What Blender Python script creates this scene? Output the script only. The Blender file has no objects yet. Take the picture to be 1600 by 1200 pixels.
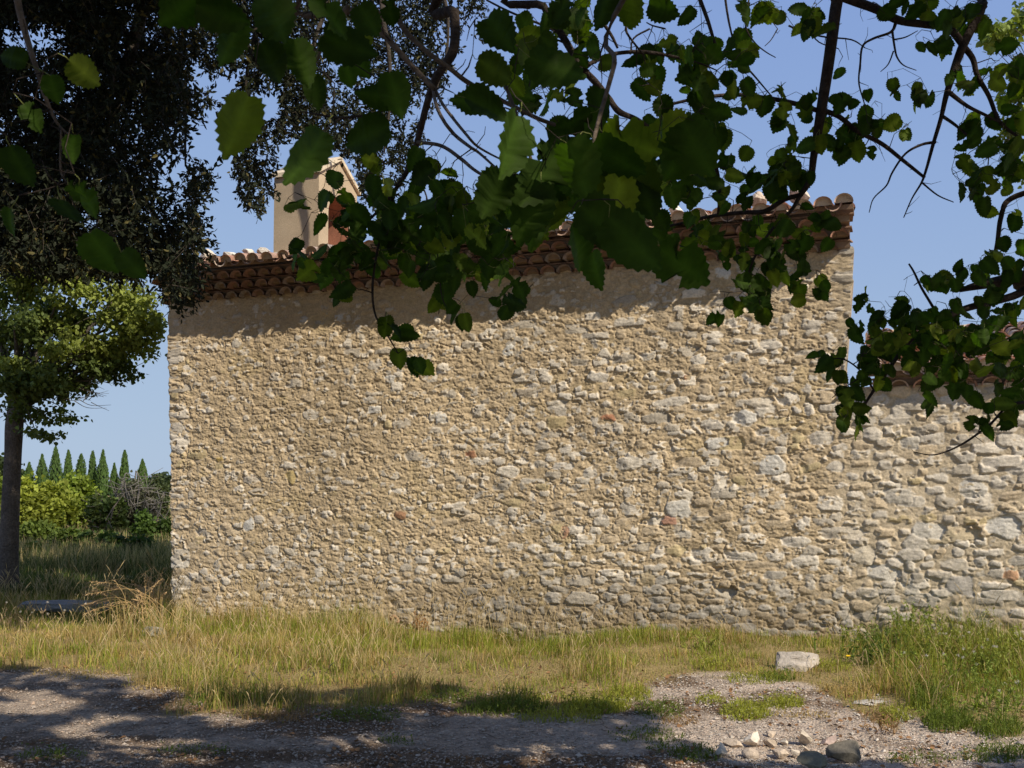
import bpy, math, random
import numpy as np
from mathutils import Vector

R = math.radians
random.seed(7)
rng = np.random.default_rng(11)
S = bpy.context.scene
COL = S.collection

# ------------------------------------------------------------------ camera
F = 1500.0                      # focal length in photo pixels (photo is 1600 wide)
PITCH = R(2.5)
SHIFT = 92.5                    # vertical lens shift in photo pixels
CAM = np.array([0.0, 0.0, 1.6])
cam_d = bpy.data.cameras.new('camera')
cam = bpy.data.objects.new('camera', cam_d)
COL.objects.link(cam)
cam.location = CAM
cam.rotation_euler = (R(90) + PITCH, 0, 0)
cam_d.sensor_width = 36
cam_d.lens = 36 * F / 1600
cam_d.shift_y = SHIFT / 1600
cam_d.clip_end = 3000
cam_d.dof.use_dof = True
cam_d.dof.focus_distance = 11.0
cam_d.dof.aperture_fstop = 15.0
S.camera = cam
CP, SP = math.cos(PITCH), math.sin(PITCH)

def at(x, y, Y):
    """world point seen at photo pixel x,y at world distance Y"""
    dx = (x - 800) / F
    dy = (600 + SHIFT - y) / F
    d = np.array([dx, CP - dy * SP, SP + dy * CP])
    return CAM + d * (Y / d[1])

def ground(x, y, z=0.0):
    dx = (x - 800) / F
    dy = (600 + SHIFT - y) / F
    d = np.array([dx, CP - dy * SP, SP + dy * CP])
    return CAM + d * ((z - 1.6) / d[2])

def proj(P):
    P = np.asarray(P, float)
    q = P - CAM
    dep = q[..., 1] * CP + q[..., 2] * SP
    up = -q[..., 1] * SP + q[..., 2] * CP
    dep = np.where(dep < 1e-3, 1e-3, dep)
    return 800 + F * q[..., 0] / dep, 600 + SHIFT - F * up / dep

# ------------------------------------------------------------------ wall frame (needed for the sun direction)
A = ground(265, 945); A[2] = 0
B = ground(1325, 1000); B[2] = 0
LEN = float(np.linalg.norm(B - A))
Wd = (B - A) / LEN                       # along the wall, to the right
Nd = np.array([Wd[1], -Wd[0], 0.0])      # out of the wall, towards the camera
def W(u, out, z):
    return A + Wd * u + Nd * out + np.array([0, 0, z])

# ------------------------------------------------------------------ light
sunv = 2.4 * Wd + 1.15 * Nd + np.array([0, 0, 2.3])
sunv /= np.linalg.norm(sunv)
SEL = math.asin(sunv[2])
SAZ = math.atan2(sunv[0], sunv[1])       # clockwise from +Y
SK = math.cos(SEL) / math.sin(SEL)
SH = np.array([sunv[0], sunv[1]]) / math.cos(SEL)
sl = bpy.data.lights.new('sun', 'SUN')
sl.energy = 4.8
sl.angle = R(0.5)
sl.color = (1.0, 0.91, 0.765)
so = bpy.data.objects.new('sun', sl)
COL.objects.link(so)
so.rotation_euler = Vector(sunv).to_track_quat('Z', 'Y').to_euler()
so.location = (8, -8, 14)

wld = bpy.data.worlds.new('World')
S.world = wld
wld.use_nodes = True
wn = wld.node_tree
bg = wn.nodes['Background']
sky = wn.nodes.new('ShaderNodeTexSky')
sky.sky_type = 'NISHITA'
sky.sun_disc = False
sky.sun_elevation = SEL
sky.sun_rotation = SAZ
sky.altitude = 200
sky.air_density = 1.0
sky.dust_density = 0.25
sky.ozone_density = 1.6
# soft shoulder on the sky's brightness (a slightly hazy summer sky has little contrast between zenith and horizon)
def vmath(op, a, b):
    n_ = wn.nodes.new('ShaderNodeVectorMath'); n_.operation = op
    for i_, q_ in enumerate((a, b)):
        if isinstance(q_, tuple): n_.inputs[i_].default_value = q_
        else: wn.links.new(q_, n_.inputs[i_])
    return n_.outputs[0]
c_ = vmath('MULTIPLY', sky.outputs[0], (.25, .25, .25))
num = vmath('MULTIPLY', c_, (1.40, 1.52, 6.4))
den = vmath('ADD', vmath('MULTIPLY', c_, (3.35, 2.81, 10.0)), (1, 1, 1))
fin_ = vmath('MULTIPLY', vmath('DIVIDE', num, den), (8, 8, 8))
wn.links.new(fin_, bg.inputs[0])
bg.inputs[1].default_value = 0.125
S.view_settings.view_transform = 'Standard'
S.view_settings.look = 'None'
S.view_settings.exposure = 0.22
S.cycles.max_bounces = 6
S.cycles.diffuse_bounces = 3
S.cycles.transmission_bounces = 3
S.cycles.transparent_max_bounces = 4

# ------------------------------------------------------------------ helpers
def tag(o, label=None, cat=None, group=None, kind=None):
    if label: o['label'] = label
    if cat: o['category'] = cat
    if group: o['group'] = group
    if kind: o['kind'] = kind
    return o

def empty(name, loc, label, cat, group=None):
    o = bpy.data.objects.new(name, None)
    COL.objects.link(o)
    o.location = tuple(loc)
    o.empty_display_size = .2
    return tag(o, label, cat, group)

def mk(name, V, faces, mat, parent=None, col=None, smooth=False):
    """mesh object from world coordinates; faces: list of (n,k) int arrays"""
    V = np.asarray(V, np.float64)
    me = bpy.data.meshes.new(name)
    faces = [np.asarray(f, np.int32) for f in faces if len(f)]
    loops = np.concatenate([f.ravel() for f in faces])
    tot = np.concatenate([np.full(len(f), f.shape[1], np.int32) for f in faces])
    st = np.concatenate([[0], np.cumsum(tot)[:-1]]).astype(np.int32)
    if parent is not None:
        V = V - np.array(parent.location)
        org = np.zeros(3)
    else:
        org = np.array([V[:, 0].mean(), V[:, 1].mean(), V[:, 2].min()])
        V = V - org
    me.vertices.add(len(V)); me.vertices.foreach_set('co', V.astype(np.float32).ravel())
    me.loops.add(len(loops)); me.loops.foreach_set('vertex_index', loops)
    me.polygons.add(len(tot)); me.polygons.foreach_set('loop_start', st)
    me.polygons.foreach_set('loop_total', tot)
    me.polygons.foreach_set('use_smooth', np.full(len(tot), bool(smooth)))
    if col is not None:
        a = me.color_attributes.new('Col', 'FLOAT_COLOR', 'POINT')
        c = np.ones((len(V), 4), np.float32); c[:, :3] = col
        a.data.foreach_set('color', c.ravel())
    me.update(calc_edges=True)
    me.validate()
    me.materials.append(mat)
    o = bpy.data.objects.new(name, me)
    COL.objects.link(o)
    if parent is not None:
        o.parent = parent
    else:
        o.location = org
    return o

class Acc:
    """collects pieces for one mesh"""
    def __init__(s): s.V = []; s.F3 = []; s.F4 = []; s.C = []; s.n = 0
    def add(s, V, F, col=(1, 1, 1)):
        V = np.asarray(V, float).reshape(-1, 3)
        for f in F:
            f = np.asarray(f, np.int64)
            if not len(f): continue
            (s.F3 if f.shape[1] == 3 else s.F4).append(f + s.n)
        s.V.append(V)
        c = np.asarray(col, float)
        s.C.append(np.tile(c, (len(V), 1)) if c.ndim == 1 else c)
        s.n += len(V)
    def build(s, name, mat, parent=None, smooth=False):
        fs = []
        if s.F3: fs.append(np.concatenate(s.F3))
        if s.F4: fs.append(np.concatenate(s.F4))
        return mk(name, np.concatenate(s.V), fs, mat, parent, np.concatenate(s.C), smooth)
    def box(s, c8, col=(1, 1, 1)):
        s.add(c8, [np.array([[0, 3, 2, 1], [4, 5, 6, 7], [0, 1, 5, 4], [1, 2, 6, 5], [2, 3, 7, 6], [3, 0, 4, 7]])], col)
    def tube(s, P, r, sides=6, col=(1, 1, 1), cap=True):
        P = np.asarray(P, float); r = np.broadcast_to(np.asarray(r, float), (len(P),))
        T = np.gradient(P, axis=0); T /= np.linalg.norm(T, axis=1)[:, None] + 1e-9
        ref = np.array([0.31, 0.2, 0.93]) if abs(T[0][2]) < .8 else np.array([.9, .3, .1])
        U = np.cross(T, ref); U /= np.linalg.norm(U, axis=1)[:, None] + 1e-9
        Vv = np.cross(T, U)
        a = np.arange(sides) * 2 * math.pi / sides
        ring = (P[:, None, :] + r[:, None, None] * (np.cos(a)[None, :, None] * U[:, None, :] + np.sin(a)[None, :, None] * Vv[:, None, :]))
        n = len(P); V = ring.reshape(-1, 3)
        i = np.arange(n - 1)[:, None] * sides; j = np.arange(sides)[None, :]; k = (j + 1) % sides
        F = np.stack([i + j, i + k, i + sides + k, i + sides + j], -1).reshape(-1, 4)
        fs = [F]
        if cap and sides == 4:
            fs.append(np.array([[(n - 1) * 4 + q for q in range(4)]]))
        elif cap:
            V = np.vstack([V, P[-1:], P[:1]])
            e = n * sides; jj = np.arange(sides); kk = (jj + 1) % sides
            fs.append(np.stack([(n - 1) * sides + jj, (n - 1) * sides + kk, np.full(sides, e)], -1))
            fs.append(np.stack([kk, jj, np.full(sides, e + 1)], -1))
        s.add(V, fs, col)

def smoothpath(pts, n=6):
    """Catmull-Rom through points (k,d)"""
    P = np.asarray(pts, float)
    P = np.vstack([2 * P[0] - P[1], P, 2 * P[-1] - P[-2]])
    out = []
    for i in range(1, len(P) - 2):
        t = np.linspace(0, 1, n, endpoint=False)[:, None]
        a, b, c, d = P[i - 1], P[i], P[i + 1], P[i + 2]
        out.append(.5 * (2 * b + (c - a) * t + (2 * a - 5 * b + 4 * c - d) * t ** 2 + (3 * b - a - 3 * c + d) * t ** 3))
    out.append(P[-2][None])
    return np.concatenate(out)

def vnoise(x, y, seed):
    """2-D value noise in -1..1"""
    g = np.random.default_rng(seed).uniform(-1, 1, (256, 256))
    xi = np.floor(x).astype(int); yi = np.floor(y).astype(int)
    fx = x - xi; fy = y - yi
    fx = fx * fx * fx * (fx * (fx * 6 - 15) + 10); fy = fy * fy * fy * (fy * (fy * 6 - 15) + 10)
    xi &= 255; yi &= 255; x1 = (xi + 1) & 255; y1 = (yi + 1) & 255
    return (g[xi, yi] * (1 - fx) + g[x1, yi] * fx) * (1 - fy) + (g[xi, y1] * (1 - fx) + g[x1, y1] * fx) * fy

def fbm(x, y, seed, octs=3, gain=.5):
    s = 0; a = 1; t = 0
    for k in range(octs):
        s = s + a * vnoise(x * 2 ** k + 17.3 * k, y * 2 ** k + 9.1 * k, seed + k); t += a; a *= gain
    return s / t

def sstep(a, b, x):
    t = np.clip((x - a) / (b - a), 0, 1)
    return t * t * (3 - 2 * t)

# ------------------------------------------------------------------ materials
def material(name, rough=.9, use_col=True, base=(1, 1, 1), n1=(0, 0), n2=(0, 0), bump=0, bscale=60, bdist=.01,
             spec=.25, transl=None, tint=None):
    m = bpy.data.materials.new(name); m.use_nodes = True
    nt = m.node_tree; N = nt.nodes; L = nt.links
    p = N['Principled BSDF']
    p.inputs['Roughness'].default_value = rough
    p.inputs['Specular IOR Level'].default_value = spec
    tc = N.new('ShaderNodeTexCoord')
    if use_col:
        at_ = N.new('ShaderNodeAttribute'); at_.attribute_name = 'Col'; cur = at_.outputs['Color']
    else:
        rgb = N.new('ShaderNodeRGB'); rgb.outputs[0].default_value = (*base, 1); cur = rgb.outputs[0]
    for sc, amt in (n1, n2):
        if amt:
            nz = N.new('ShaderNodeTexNoise'); nz.inputs['Scale'].default_value = sc; nz.inputs['Detail'].default_value = 4
            L.new(tc.outputs['Object'], nz.inputs['Vector'])
            mr = N.new('ShaderNodeMapRange')
            mr.inputs['From Min'].default_value = .3; mr.inputs['From Max'].default_value = .7
            mr.inputs['To Min'].default_value = 1 - amt; mr.inputs['To Max'].default_value = 1 + amt
            L.new(nz.outputs['Fac'], mr.inputs['Value'])
            vm = N.new('ShaderNodeVectorMath'); vm.operation = 'MULTIPLY'
            L.new(cur, vm.inputs[0]); L.new(mr.outputs[0], vm.inputs[1]); cur = vm.outputs[0]
    L.new(cur, p.inputs['Base Color'])
    if bump:
        nb = N.new('ShaderNodeTexNoise'); nb.inputs['Scale'].default_value = bscale; nb.inputs['Detail'].default_value = 6
        L.new(tc.outputs['Object'], nb.inputs['Vector'])
        bp = N.new('ShaderNodeBump'); bp.inputs['Strength'].default_value = bump; bp.inputs['Distance'].default_value = bdist
        L.new(nb.outputs['Fac'], bp.inputs['Height']); L.new(bp.outputs[0], p.inputs['Normal'])
    if transl:
        tr = N.new('ShaderNodeBsdfTranslucent')
        vm = N.new('ShaderNodeVectorMath'); vm.operation = 'MULTIPLY'
        L.new(cur, vm.inputs[0]); vm.inputs[1].default_value = tint or (1.5, 1.5, .6)
        L.new(vm.outputs[0], tr.inputs['Color'])
        mx = N.new('ShaderNodeMixShader'); mx.inputs[0].default_value = transl
        L.new(p.outputs[0], mx.inputs[1]); L.new(tr.outputs[0], mx.inputs[2])
        L.new(mx.outputs[0], N['Material Output'].inputs['Surface'])
    return m

M_WALL = material('rubble_masonry', .95, n1=(9, .10), n2=(55, .16), bump=.7, bscale=140, bdist=.006, spec=.1)
M_STONE = material('limestone', .9, n1=(7, .15), n2=(45, .2), bump=.6, bscale=70, bdist=.008, spec=.15)
M_PLASTER = material('lime_plaster', .95, n1=(3, .12), n2=(70, .12), bump=.8, bscale=90, bdist=.006, spec=.1)
M_TILE = material('terracotta', .85, n1=(5, .25), n2=(40, .25), bump=.5, bscale=80, bdist=.004, spec=.2)
M_BRICK = material('brick', .9, n1=(6, .2), n2=(50, .2), bump=.5, bscale=60, bdist=.005)
M_SOIL = material('dry_earth', 1.0, n1=(2.2, .12), n2=(38, .3), bump=1.0, bscale=60, bdist=.03, spec=.05)
M_PEB = material('gravel_stones', .9, n2=(30, .15), spec=.15)
M_GRASS = material('grass_blades', .6, spec=.25, transl=.35, tint=(1.3, 1.3, .7))
M_LEAF = material('mulberry_leaf', .6, n1=(18, .18), n2=(60, .08), spec=.09, transl=.44, tint=(1.35, 1.7, .35))
M_OAK = material('holm_oak_leaf', .6, spec=.12, transl=.10)
M_FOL = material('foliage', .6, spec=.2, transl=.35, tint=(1.4, 1.4, .5))
M_BARK = material('bark', .95, n1=(6, .25), n2=(40, .35), bump=1.0, bscale=40, bdist=.02, spec=.1)
M_STEM = material('dry_stem', .8, spec=.15, transl=.2, tint=(1.1, 1.1, .9))

# ------------------------------------------------------------------ ground
# front edge of the grass, traced on the ground (photo x -> photo y), kept as a line of world points
GE = np.array([[-700, 1010], [-200, 1035], [0, 1048], [110, 1045], [200, 1058], [300, 1100], [450, 1112], [600, 1110], [690, 1085], [730, 1092],
               [820, 1102], [930, 1112], [1000, 1090], [1020, 1062], [1090, 1052], [1180, 1058], [1290, 1085], [1380, 1092],
               [1420, 1150], [1520, 1160], [1600, 1150], [1900, 1130], [2600, 1100]], float)
GEW = np.array([ground(x, y)[:2] for x, y in GE])
GEW = GEW[np.argsort(GEW[:, 0])]

def grass_amount(X, Y):
    """1 in the grass strip along the wall, 0 on the gravel"""
    n = fbm(X * 1.1, Y * 1.6, 51, 3) * .6 + fbm(X * 3.4, Y * 4, 57, 3) * .42
    e = np.interp(X, GEW[:, 0], GEW[:, 1])
    return sstep(-.25, .35, Y - e + n * .9)

def gz(X, Y):
    z = .025 * fbm(X * .5, Y * .5, 61, 2) + .012 * fbm(X * 2.5, Y * 2.5, 63, 3)
    z = z + sstep(14, 22, Y) * .25 * fbm(X * .13, Y * .13, 65, 2)
    e = np.interp(X, GEW[:, 0], GEW[:, 1])
    dw_ = (X - A[0]) * Nd[0] + (Y - A[1]) * Nd[1]
    along = (X - A[0]) * Wd[0] + (Y - A[1]) * Wd[1]
    z = z - (.15 + .10 * np.exp(-((along - 5.6) / 1.3) ** 2)) * sstep(2.6, .2, dw_) * sstep(-2.5, -.3, along) * sstep(-6.5, -5.2, -along) * sstep(-1.5, -.2, dw_)
    return z

def axis(pieces):
    return np.unique(np.concatenate([np.arange(a, b, s) for a, b, s in pieces]))
gx = axis([(-900, -100, 60), (-100, -20, 6), (-20, -7, .5), (-7, 6, .045), (6, 20, .4), (20, 100, 6), (100, 901, 60)])
gy = axis([(-60, -8, 6), (-8, 4.6, .5), (4.6, 10.6, .04), (10.6, 16, .15), (16, 40, 1), (40, 120, 8), (120, 1500, 80)])
GX, GY = np.meshgrid(gx, gy)
ga = grass_amount(GX, GY)
near = (np.abs(GX) < 9) & (GY > 4) & (GY < 11)
GZ = gz(GX, GY)
fine = near * (1 - ga) * (.007 * vnoise(GX * 21, GY * 21, 71) + .006 * vnoise(GX * 43, GY * 43, 72))
GZ = GZ + fine
litter = sstep(-.1, .45, fbm(GX * .9, GY * 2.0, 75, 3) + .3 * fbm(GX * 6, GY * 6, 78, 2) + .34 * sstep(1.5, -1.0, GX) - .30 * sstep(.9, 1.7, GX))  # leaf litter, spread thicker on the left to deepen the shade there
lf_shade = sstep(1.8, -.2, GX)[..., None]  # left gravel tinted darker and browner: canopy shade put into the colour
cg = np.array([.46, .37, .29]) * (1 - lf_shade) + np.array([.34, .27, .205]) * lf_shade; cs = np.array([.30, .225, .10]); cl = np.array([.115, .070, .038])
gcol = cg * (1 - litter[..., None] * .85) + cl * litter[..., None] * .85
gcol = gcol * (1 + .22 * vnoise(GX * 30, GY * 30, 79))[..., None]
gcol = gcol * (1 - ga[..., None]) + cs * ga[..., None]
far = sstep(12, 18, GY)[..., None]
gcol = gcol * (1 - far) + np.array([.30, .235, .10]) * (1 + .3 * fbm(GX * .3, GY * .3, 81, 2))[..., None] * far
nx, ny = len(gx), len(gy)
ii = (np.arange(ny - 1)[:, None] * nx + np.arange(nx - 1)[None, :]).ravel()
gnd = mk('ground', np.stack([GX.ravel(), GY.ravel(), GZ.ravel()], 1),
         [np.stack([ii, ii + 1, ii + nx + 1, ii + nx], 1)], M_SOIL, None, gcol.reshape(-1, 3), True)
tag(gnd, kind='structure')

# ------------------------------------------------------------------ masonry relief
ULEN, VTOP, V0 = 12.4, 4.10, -.45
DU = .0085
NU, NV = int(ULEN / DU), int((VTOP - V0) / DU)
uu = np.linspace(0, ULEN, NU); vv = np.linspace(V0, VTOP, NV)
UU, VV = np.meshgrid(uu, vv)
annexw = sstep(LEN - .25, LEN + .15, UU + .12 * fbm(UU * 0 + VV * 2.5, VV * 0, 5, 2))
n_big = fbm(UU * 5, VV * 8, 101, 3)
n_mid = fbm(UU * 22, VV * 34, 105, 3)
n_fin = fbm(UU * 60, VV * 75, 109, 2)
rid = 1 - np.abs(fbm((UU + VV * .55) * 8, (VV + UU * .30) * 19, 113, 2)) * 2.0
rid2 = 1 - np.abs(fbm(UU * 6, VV * 24, 117, 2)) * 2.2
rough_amp = 1 - .45 * annexw
H = (.014 * n_big + .012 * n_mid + .006 * n_fin) * rough_amp - rough_amp * (.016 * sstep(.75, .97, rid) * sstep(-.15, .25, n_big) + .012 * sstep(.8, .97, rid2) * sstep(.15, -.2, n_big))
mort = np.array([.505, .39, .245]); mort2 = np.array([.51, .415, .285])
Cc = mort * (1 - annexw[..., None]) + mort2 * annexw[..., None]
Cc = Cc * (1 + .16 * fbm(UU * 1.3, VV * 1.3, 121, 3) + .10 * n_mid)[..., None]
yel = sstep(.25, .6, fbm(UU * 1.7, VV * 2.2, 125, 3))[..., None] * (1 - annexw[..., None])
Cc = Cc * (1 - .35 * yel) + np.array([.47, .36, .18]) * .35 * yel
wob = .010 * vnoise(UU * 18, VV * 18, 131) + .006 * vnoise(UU * 45, VV * 45, 132)
smear = .5 + .5 * fbm(UU * 16, VV * 22, 135, 3) * 1.7
srng = np.random.default_rng(5)

def stamp(cu, cv, a, b, h0, colr, expo, rot=0.0, edge=.02):
    global H, Cc
    i0, i1 = int((cu - a * 1.3) / DU), int((cu + a * 1.3) / DU) + 2
    j0, j1 = int((cv - b * 1.4 - V0) / DU), int((cv + b * 1.4 - V0) / DU) + 2
    i0, j0 = max(i0, 0), max(j0, 0); i1, j1 = min(i1, NU), min(j1, NV)
    if i1 - i0 < 2 or j1 - j0 < 2: return
    x = UU[j0:j1, i0:i1] - cu; y = VV[j0:j1, i0:i1] - cv
    ca, sa = math.cos(rot), math.sin(rot)
    x, y = x * ca + y * sa, -x * sa + y * ca
    n = srng.integers(6, 9)
    sd = np.full(x.shape, -9.0)
    for k in range(n):
        th = (k + srng.uniform(-.28, .28)) * 2 * math.pi / n
        c, s = math.cos(th), math.sin(th)
        r = (abs(c) * a + abs(s) * b) * srng.uniform(.66, .93)
        sd = np.maximum(sd, x * c + y * s - r)
    sd = sd + wob[j0:j1, i0:i1]
    m = np.clip(.5 - sd / .012, 0, 1)
    face = np.full(x.shape, h0)
    for k in range(3):
        g = srng.normal(0, .22, 2)
        face = np.minimum(face, h0 + srng.uniform(-.001, .009) + g[0] * x + g[1] * y)
    inside = np.clip(-sd / edge, 0, 1)
    h = face * (.45 + .55 * np.sqrt(inside)) + .0045 * n_mid[j0:j1, i0:i1] + .003 * n_fin[j0:j1, i0:i1]
    h = h + .006 * np.abs(vnoise(x * 18 + cu * 7, y * 45 + cv * 9, 140)) - .004 * sstep(.5, .9, vnoise(x * 25 + cv * 9, y * 60 + cu * 5, 142))
    # part of the stone wiped over with mortar
    vis = np.clip((expo - smear[j0:j1, i0:i1]) / .10 + .5, 0, 1)
    Hs = H[j0:j1, i0:i1]
    over = (h - .006) * .30 + Hs * 1.0 + .003
    Hs[:] = Hs * (1 - m) + (h * vis + over * (1 - vis)) * m
    gap = np.exp(-((sd - .006) / .006) ** 2) * np.clip(.3 + 1.6 * vnoise(x * 9 + cu * 3, y * 9 + cv * 5, 141), 0, 1)
    Hs -= .012 * gap * (.35 + .65 * vis)
    Cs = Cc[j0:j1, i0:i1]
    mm = (m * vis)[..., None]
    tone = (1 + .10 * n_mid[j0:j1, i0:i1] + .06 * n_fin[j0:j1, i0:i1])[..., None]
    Cs[:] = Cs * (1 - mm) + np.array(colr) * tone * mm

def stonecol(v, u, ax=0.0):
    t = srng.random()
    if t < .50: c = np.array([.65, .575, .465]) * srng.uniform(.82, 1.12) * (1 - .07 * ax)
    elif t < .74: c = np.array([.53, .46, .36]) * srng.uniform(.8, 1.1)
    elif t < .95: c = np.array([.54, .43, .29]) * srng.uniform(.85, 1.1)
    elif t < .985: c = np.array([.50, .40, .23]) * srng.uniform(.9, 1.1)
    elif u > -9 and srng.random() > .25: c = np.array([.60, .54, .45])
    else: c = np.array([.46, .24, .14]) * srng.uniform(.8, 1.1)
    return c

v = V0
while v < VTOP:
    ch = srng.uniform(.07, .125)
    u = -srng.uniform(.02, .06)
    while u < ULEN:
        ax = sstep(LEN - .25, LEN + .15, np.array(u))
        right = float(sstep(2.0, 6.5, np.array(u)))
        chh = ch * (1 + .08 * ax)
        w = (.07 + .20 * srng.random() ** 1.5) * (1 + .25 * right + .15 * ax)
        if srng.random() < .12: w *= 1.6
        if abs(u - LEN) < .3: w = min(w, .2)
        b = chh * srng.uniform(.25, .50)
        if u < .1: w = srng.uniform(.2, .42); b = chh * .52
        jv = .055 * math.sin(u * 1.1 + v * 1.7) + srng.normal(0, .014)
        low = float(sstep(1.2, .2, np.array(v)))
        expo = srng.normal(.31 + .27 * right + .25 * low + .35 * ax, .27)
        if v > 3.45: expo -= .12
        if u < .1: expo += .22
        h_edge = .008 if u < .1 else 0.0
        h0 = srng.uniform(.006, .026) + .008 * ax + h_edge
        c = stonecol(v, u, ax)
        lowgrey = float(sstep(.9, .1, np.array(v))) * (.35 + .65 * right)
        c = c * (1 - .30 * lowgrey * srng.random())
        stamp(u + w / 2, v + chh / 2 + jv, w * .56, b, h0, c, expo, srng.normal(.02, .10))
        if srng.random() < .42:     # pinning chips between the courses
            stamp(u + w + srng.uniform(-.03, .05), v + jv + srng.uniform(-.01, .04), srng.uniform(.018, .045), srng.uniform(.012, .026),
                  srng.uniform(.004, .018), stonecol(v, u), srng.uniform(.2, .95), srng.normal(0, .5), .012)
        u += w + srng.uniform(.012, .055) * (1 + .5 * ax)
    v += ch * srng.uniform(.92, 1.08)

def wall_uv(px, py):
    """(u,v) on the wall plane seen at a photo pixel"""
    d = at(px, py, 1.0 + 1e-6) - CAM
    t = np.dot(A - CAM, Nd) / np.dot(d, Nd)
    P = CAM + d * t
    return float(np.dot(P - A, Wd)), float(P[2])
for px, py, a, b, c in ((950, 653, .10, .035, (.42, .17, .09)), (1045, 812, .09, .05, (.44, .22, .15)), (625, 804, .08, .05, (.30, .14, .07)),
                        (345, 718, .07, .04, (.42, .29, .08)), (455, 745, .07, .08, (.50, .38, .16)), (820, 612, .13, .05, (.42, .36, .28)),
                        (870, 660, .14, .07, (.52, .41, .22)), (1010, 905, .10, .06, (.43, .35, .22)), (882, 832, .05, .05, (.5, .27, .17)),
                        (1580, 895, .09, .07, (.46, .25, .14)), (1500, 915, .14, .13, (.42, .39, .35)), (1490, 835, .32, .11, (.50, .41, .27)),
                        (610, 592, .085, .055, (.8, .76, .68)), (585, 640, .11, .05, (.8, .76, .68)), (690, 655, .09, .06, (.78, .74, .66)),
                        (1165, 652, .17, .05, (.78, .74, .66)), (1120, 690, .14, .06, (.76, .72, .64)), (1205, 727, .15, .07, (.76, .72, .64)),
                        (1060, 793, .14, .08, (.72, .68, .6)), (795, 548, .07, .06, (.8, .78, .72)), (530, 497, .08, .035, (.72, .72, .70)),
                        (390, 820, .09, .07, (.76, .73, .66)), (475, 440 + 60, .06, .03, (.7, .68, .64)), (1130, 425, .09, .06, (.78, .78, .74)),
                        (1420, 690, .13, .08, (.66, .61, .52)), (1400, 775, .2, .09, (.66, .6, .5)), (1380, 895, .24, .08, (.70, .65, .56)), (1350, 865, .14, .12, (.66, .58, .45)),
                        (1520, 765, .17, .07, (.72, .67, .58)), (1570, 825, .22, .09, (.72, .68, .6)), (1450, 828, .2, .08, (.7, .65, .56))):
    cu, cv = wall_uv(px, py)
    c = np.array(c); c = c * .80 + .20 * np.array([.50, .40, .27]); c = c * (.88 if c[2] > .4 else 1.0)
    stamp(cu, cv, a * (.85 if px > 1340 else 1), b * (.85 if px > 1340 else 1), .018, c, srng.uniform(.7, 1.1), srng.normal(0, .06))
# rain-darkened band near the ground on the right, and weathering streaks
damp = sstep(.75, .05, VV + .25 * fbm(UU * 1.5, VV * 2, 151, 3)) * sstep(1.5, 4.5, UU) * (1 - .5 * annexw)
Cc *= (1 - .33 * damp)[..., None]
Cc *= (1 + .08 * fbm(UU * .8, VV * .5, 155, 2))[..., None]
Cc = np.clip(Cc, .03, .85)

# split into the chapel wall and the annex wall along a toothed joint
tooth = LEN + .05 * np.sign(np.sin(vv * 34 + 1.2 * np.sin(vv * 9))) * (vv < 2.62) - .0
ANN_TOP = 2.62
jag_l = .028 * fbm(vv * 7, vv * 0, 161, 3) + .012 * vnoise(vv * 26, vv * 0, 165) - .12 * sstep(.3, 4, vv) + .02
Pu = UU + (jag_l[:, None] * sstep(.09, 0, UU))
jag_r = np.where(vv > ANN_TOP, .022 * fbm(vv * 8, vv * 0, 171, 3) + .012 * vnoise(vv * 26, vv * 0, 175) + .10 * sstep(2.6, 4, vv), 0)
edge_i = int(round(LEN / DU))
for di in range(14):
    Pu[:, edge_i - di] += jag_r * (1 - di / 14)
Hh = H * sstep(0, .03, UU + .012) * (.66 - .06 * annexw)
P3 = A + Pu[..., None] * Wd + Hh[..., None] * Nd + np.array([0, 0, 1.0]) * VV[..., None]
jdx = (np.arange(NV - 1)[:, None] * NU + np.arange(NU - 1)[None, :])
quad = np.stack([jdx, jdx + 1, jdx + NU + 1, jdx + NU], -1)
mid_v = .5 * (vv[1:] + vv[:-1])[:, None] + 0 * jdx; mid_u = .5 * (uu[1:] + uu[:-1])[None, :] + 0 * jdx
tv = np.where(mid_v[:, :1] < ANN_TOP, LEN + .05 * np.sign(np.sin(mid_v[:, :1] * 34 + 1.2 * np.sin(mid_v[:, :1] * 9))), uu[edge_i] - 1e-4)
is_ch = mid_u < tv
is_an = (~is_ch) & (mid_v < ANN_TOP)

def submesh(mask, name, parent):
    f = quad[mask].reshape(-1, 4)
    used, inv = np.unique(f.ravel(), return_inverse=True)
    return mk(name, P3.reshape(-1, 3)[used], [inv.reshape(-1, 4)], M_WALL, parent, Cc.reshape(-1, 3)[used], True)

chapel = empty('chapel', A, 'tall rubble stone chapel with tiled eaves and a small bell gable', 'chapel')
submesh(is_ch, 'front_wall', chapel)
annex = empty('stone_annex', W(LEN + .1, 0, 0), 'lower stone annex joined to the right of the chapel, with a red tiled roof', 'annex')
submesh(is_an, 'front_wall', annex)

DEPTH = 5.0
SLOPE = math.tan(R(13.5))
EAVE = 4.41                         # height of the roof tiles at the eave
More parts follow.
